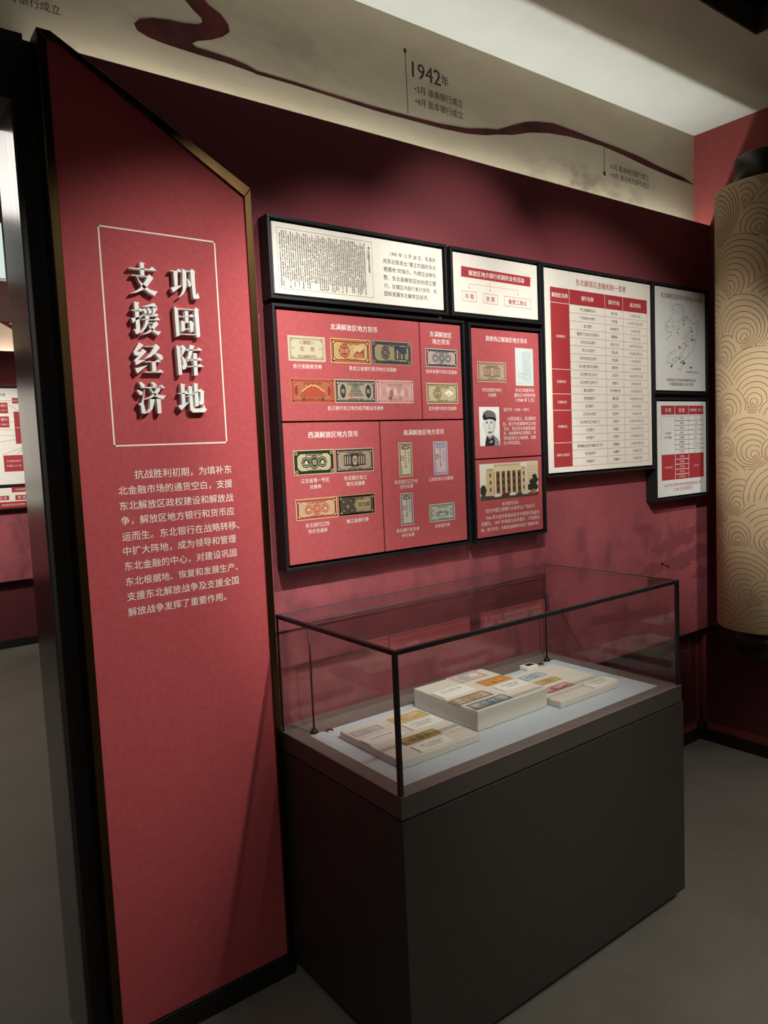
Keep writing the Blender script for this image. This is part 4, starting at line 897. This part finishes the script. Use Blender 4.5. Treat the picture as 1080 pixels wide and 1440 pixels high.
real_note('pale grey-white banknote at left back of the near left block', C3, [(140, 228), (318, 178), (362, 196), (185, 264)], z1, '#d9d5cf', '#a9a7a6', '#b9b6b4', 'three')
real_note('pale yellow banknote at back right of the near left block', C3, [(360, 150), (575, 84), (655, 112), (455, 176)], z1, '#e0cb9c', '#cfae70', '#c9a868', 'vig')
real_note('ochre banknote with brown medallions at front of the near left block', C3, [(440, 278), (660, 203), (735, 226), (500, 318)], z1, '#cdb077', '#8f6f3c', '#8a6a3a', 'three')
card('caption card before the grey-white banknote on the near left block', C3, [(205, 278), (430, 212), (512, 236), (275, 312)], z1, ('合江银行流通券',))
card('caption card before the pale yellow banknote on the near left block', C3, [(480, 186), (650, 125), (745, 152), (545, 218)], z1, ('东北银行地方券', '1946年'))
card('caption card before the ochre banknote on the near left block', C3, [(525, 322), (730, 252), (815, 276), (605, 355)], z1, ('嫩江省银行券', '1946年'))
real_note('white banknote with pink border on the tall block', D3, [(300, 177), (490, 116), (602, 152), (420, 218)], z2, '#ded2cb', '#c99b93', '#9fb0b0', 'cloud')
real_note('plain orange banknote at back right of the tall block', D3, [(505, 208), (690, 146), (778, 177), (600, 236)], z2, '#dba35c', '#c98a45', '#d09550', 'faint')
real_note('grey banknote with orange medallions on the tall block', D3, [(308, 338), (555, 262), (648, 290), (400, 376)], z2, '#cdbfa6', '#86796a', '#b98a5c', 'three')
real_note('blue-grey banknote along front edge of the tall block', D3, [(425, 376), (690, 288), (795, 314), (530, 406)], z2, '#c3c6c2', '#6f6c66', '#4f7d97', 'three')
card('caption card at left of the tall block', D3, [(195, 295), (395, 218), (500, 255), (300, 328)], z2, ('合江银行券',))
card('caption card below the orange banknote on the tall block', D3, [(620, 240), (810, 190), (905, 210), (725, 272)], z2, ('吉林省银行券', '1946年'))
real_note('pale blue banknote at back of the right block', E3, [(45, 268), (170, 215), (245, 240), (110, 292)], z1, '#d6d8d6', '#9fb0b5', '#8da4ad', 'three')
real_note('yellow-brown banknote between blue and red ones on the right block', E3, [(150, 296), (275, 250), (352, 268), (215, 318)], z1, '#d8c493', '#b29555', '#a98b4c', 'three')
real_note('red and white banknote at front of the right block', E3, [(205, 348), (360, 288), (438, 308), (262, 376)], z1, '#dcbdb5', '#b0524f', '#b5504f', 'vig')
card('caption card at right end of the right block', E3, [(465, 308), (648, 256), (730, 280), (568, 335)], z1, ('东北银行地方券', '1946年'))
# little fittings on the tray
for (u, v), lb in (((463, 1028), 'round chrome cap on the tray beside the left lamp rod'), ((761, 935), 'round chrome cap on the tray beside the white meter')):
    p = at(u, v, 'z', ZTOP)
    b = MB(); b.lathe((p.x, p.y), [(0.013, ZTOP), (0.013, ZTOP + 0.003), (0.009, ZTOP + 0.005), (0.005, ZTOP + 0.0045)], 24); tag(b.build('chrome_cap', M['chrome']), lb, 'cap', 'chrome caps on the tray')
p = at(744, 941, 'z', ZTOP)
hyg = thing('humidity_meter', 'small white box meter with dark display at back of the case tray', 'meter', (p.x, p.y, ZTOP))
b = MB(); b.box(p.x - 0.03, p.x + 0.03, p.y - 0.02, p.y + 0.02, ZTOP, ZTOP + 0.016); b.build('body', M['paper'], hyg, bevel=0.003)
b = MB(); b.box(p.x - 0.014, p.x + 0.020, p.y - 0.010, p.y + 0.012, ZTOP + 0.016, ZTOP + 0.0168); b.build('display', M['backing'], hyg)

# ------------------------------------------------------------------ giant scroll by the right wall
SX, SY, SR, SZ0, SZ1 = 3.38, -0.385, 0.212, 0.726, 2.662
scr = thing('wall_scroll', 'giant rolled tan scroll with swirling wave pattern and black ends', 'scroll', (SX, SY, 0.60))
b = MB(); b.lathe((SX, SY), [(SR - 0.006, SZ0), (SR, SZ0 + 0.006), (SR, SZ1 - 0.006), (SR - 0.006, SZ1)], 96); roll = b.build('paper_roll', M['scroll'], scr)
b = MB(); b.lathe((SX, SY), [(0.133, SZ1), (0.133, 2.790), (0.128, 2.795)], 64); b.build('end_cap', M['black_cap'], scr)
b = MB(); b.lathe((SX, SY), [(0.128, 0.595), (0.133, 0.60), (0.133, SZ0)], 64); b.build('end_cap', M['black_cap'], scr)
# wave motif: overlapping eccentric spirals on the unrolled surface
random.seed(21)
class Swirl:
    def __init__(s, u, v, R, ang, turn, n): s.u, s.v, s.R, s.ang, s.turn, s.n = u, v, R, ang, turn, n
    def inside(s, u, v): return (u - s.u) ** 2 + (v - s.v) ** 2 < (s.R * 1.0) ** 2
    def curve(s):
        N = s.n * 36; ex, ez = math.cos(s.ang) * 0.46 * s.R, math.sin(s.ang) * 0.46 * s.R
        for i in range(N + 1):
            t = i / N; rho = (1 - t) ** 1.05; a = s.ang + math.pi + s.turn * (2 * math.pi * s.n * t)
            yield (s.u + ex * (1 - rho) + s.R * rho * math.cos(a), s.v + ez * (1 - rho) + s.R * rho * math.sin(a))
U0, U1 = -0.40, 0.40
order = []
EC = 0.46
class Wave(Swirl):
    def eye(s): return s.u + EC * s.R * math.cos(s.ang), s.v + EC * s.R * math.sin(s.ang)
def fits(w):
    for o in order:
        top, low = (w, o) if w.v > o.v else (o, w)
        e = top.eye()
        if (low.u - e[0]) ** 2 + (low.v - e[1]) ** 2 < (low.R + 0.016) ** 2: return False
        if (w.u - o.u) ** 2 + (w.v - o.v) ** 2 < (0.62 * max(w.R, o.R)) ** 2: return False
    return True
for R, tries in ((0.165, 300), (0.135, 400), (0.105, 900), (0.08, 1200), (0.062, 1500)):
    for _ in range(tries):
        w = Wave(random.uniform(U0 - 0.05, U1 + 0.05), random.uniform(SZ0 - 0.06, SZ1 + 0.06), R, random.uniform(-2.3, -0.8), random.choice((1, 1, -1)), max(4, round(R / 0.0165)))
        if fits(w): order.append(w)
order.sort(key=lambda w: -w.v)
under = []
for _ in range(1500):
    u, v = random.uniform(U0, U1), random.uniform(SZ0, SZ1)
    if not any(o.inside(u, v) for o in order) and not any(o.inside(u, v) for o in under): under.append(Wave(u + random.uniform(-.05, .05), v - 0.06, 0.15, -1.4, 1, 9))
order = under[::-1] + order
mb = MB(); AX0 = math.atan2(CAM.y - SY, CAM.x - SX)
def wrap(u, v, dr=0.0004):
    a = AX0 + u / SR; return (SX + (SR + dr) * math.cos(a), SY + (SR + dr) * math.sin(a), v)
for i, q in enumerate(order):
    later = [o for o in order[i + 1:] if abs(o.v - q.v) < 0.36 and abs(o.u - q.u) < 0.36]
    prev = None
    pts = list(q.curve())
    for (a, b_) in zip(pts, pts[1:]):
        ok = all(U0 < p[0] < U1 and SZ0 + 0.004 < p[1] < SZ1 - 0.004 for p in (a, b_)) and not any(o.inside(*a) or o.inside(*b_) for o in later)
        if not ok: prev = None; continue
        d = Vector((b_[0] - a[0], b_[1] - a[1]))
        if d.length < 1e-7: continue
        nn = Vector((-d.y, d.x)).normalized() * 0.0013
        if prev is None: prev = [mb.bm.verts.new(wrap(a[0] + nn.x, a[1] + nn.y)), mb.bm.verts.new(wrap(a[0] - nn.x, a[1] - nn.y))]
        cur = [mb.bm.verts.new(wrap(b_[0] + nn.x, b_[1] + nn.y)), mb.bm.verts.new(wrap(b_[0] - nn.x, b_[1] - nn.y))]
        mb.bm.faces.new((prev[0], prev[1], cur[1], cur[0])); prev = cur
mb.build('wave_pattern', M['wave_ink'], roll, flip=False)

# ------------------------------------------------------------------ what shows through the opening
def far(u, v): return at(u, v, 'y', YR + YP)
a, c = far(-40, 546), far(60, 675)
t, ps = board('cream framed chart of red boxes seen through the opening on the left', -1.30, 1.62, 1.442, 2.262, [(-1.30, 1.62, 1.442, 2.262)], M['paper'], yw=YR)
zz5 = Q(0, 530, 7.2); s = Sheet('y', YR + YP)
s.ptext('示意图', zz5(-60, 178), zz5(52, 184), dk, bold=0.01)
for (xa, ya, xb, yb), txs in (((118, 212, 186, 270), ('东北',)), ((-10, 260, 84, 370), ('银行', '1945.11')), ((-10, 400, 98, 512), ('银行', '1946.1')), ((135, 352, 235, 676), ('东北银行',)), ((33, 796, 250, 952), ('东北银行总行', '1945.11.15'))):
    p, q = s.px(*zz5(xa, ya)), s.px(*zz5(xb, yb)); s.rect(p[0], q[0], q[1], p[1], RED, 1)
    for i, tx in enumerate(txs): s.text(tx, (p[0] + q[0]) / 2, (p[1] + q[1]) / 2 + 0.02 * (len(txs) - 1) - 0.04 * i, (q[0] - p[0]) * .7, '#e9d9d0', 2, .01, 1)
for p, q in (((0, 242), (118, 242)), ((86, 280), (190, 350)), ((98, 457), (135, 457)), ((0, 536), (140, 538)), ((0, 594), (150, 595)), ((0, 660), (155, 635)), ((30, 790), (230, 715)), ((170, 785), (235, 720))):
    s.pline([zz5(*p), zz5(*q)], 0.004, '#b9a79a', 1)
s.build('lettering', ps[0])
t, ps = board('cream framed strip chart under the larger chart through the opening', -1.30, 1.62, 1.243, 1.412, [(-1.30, 1.62, 1.243, 1.412)], M['paper'], yw=YR)
s = Sheet('y', YR + YP)
for (xa, ya, xb, yb), tx in (((115, 1117, 290, 1160), '工作机构图'), ((-30, 1210, 95, 1247), '业 务'), ((153, 1198, 290, 1240), '财 务'), ((-60, 1275, 330, 1310), '东北银行地方分支机构')):
    p, q = s.px(*zz5(xa, ya)), s.px(*zz5(xb, yb)); s.rect(p[0], q[0], q[1], p[1], RED, 1); s.text(tx, (p[0] + q[0]) / 2, (p[1] + q[1]) / 2, (q[0] - p[0]) * .6, '#e9d9d0', 2, .01, 1)
s.build('lettering', ps[0])
p = at(8, 391, 'y', 3.5)
scn = thing('lit_screen', 'bright pale green lit screen at left edge of the photo, through the opening', 'screen', (p.x - 0.6, 3.52, p.z))
b = MB(); b.box(p.x - 1.2, p.x, 3.5, 3.51, p.z, p.z + 0.68); b.build('screen', M['screen'], scn)
b = MB(); b.box(p.x - 1.22, p.x + 0.004, 3.51, 3.55, p.z - 0.02, p.z + 0.70); b.build('housing', M['cab_trim'], scn)

bpy.data.objects.remove(_to); bpy.data.curves.remove(_tc)
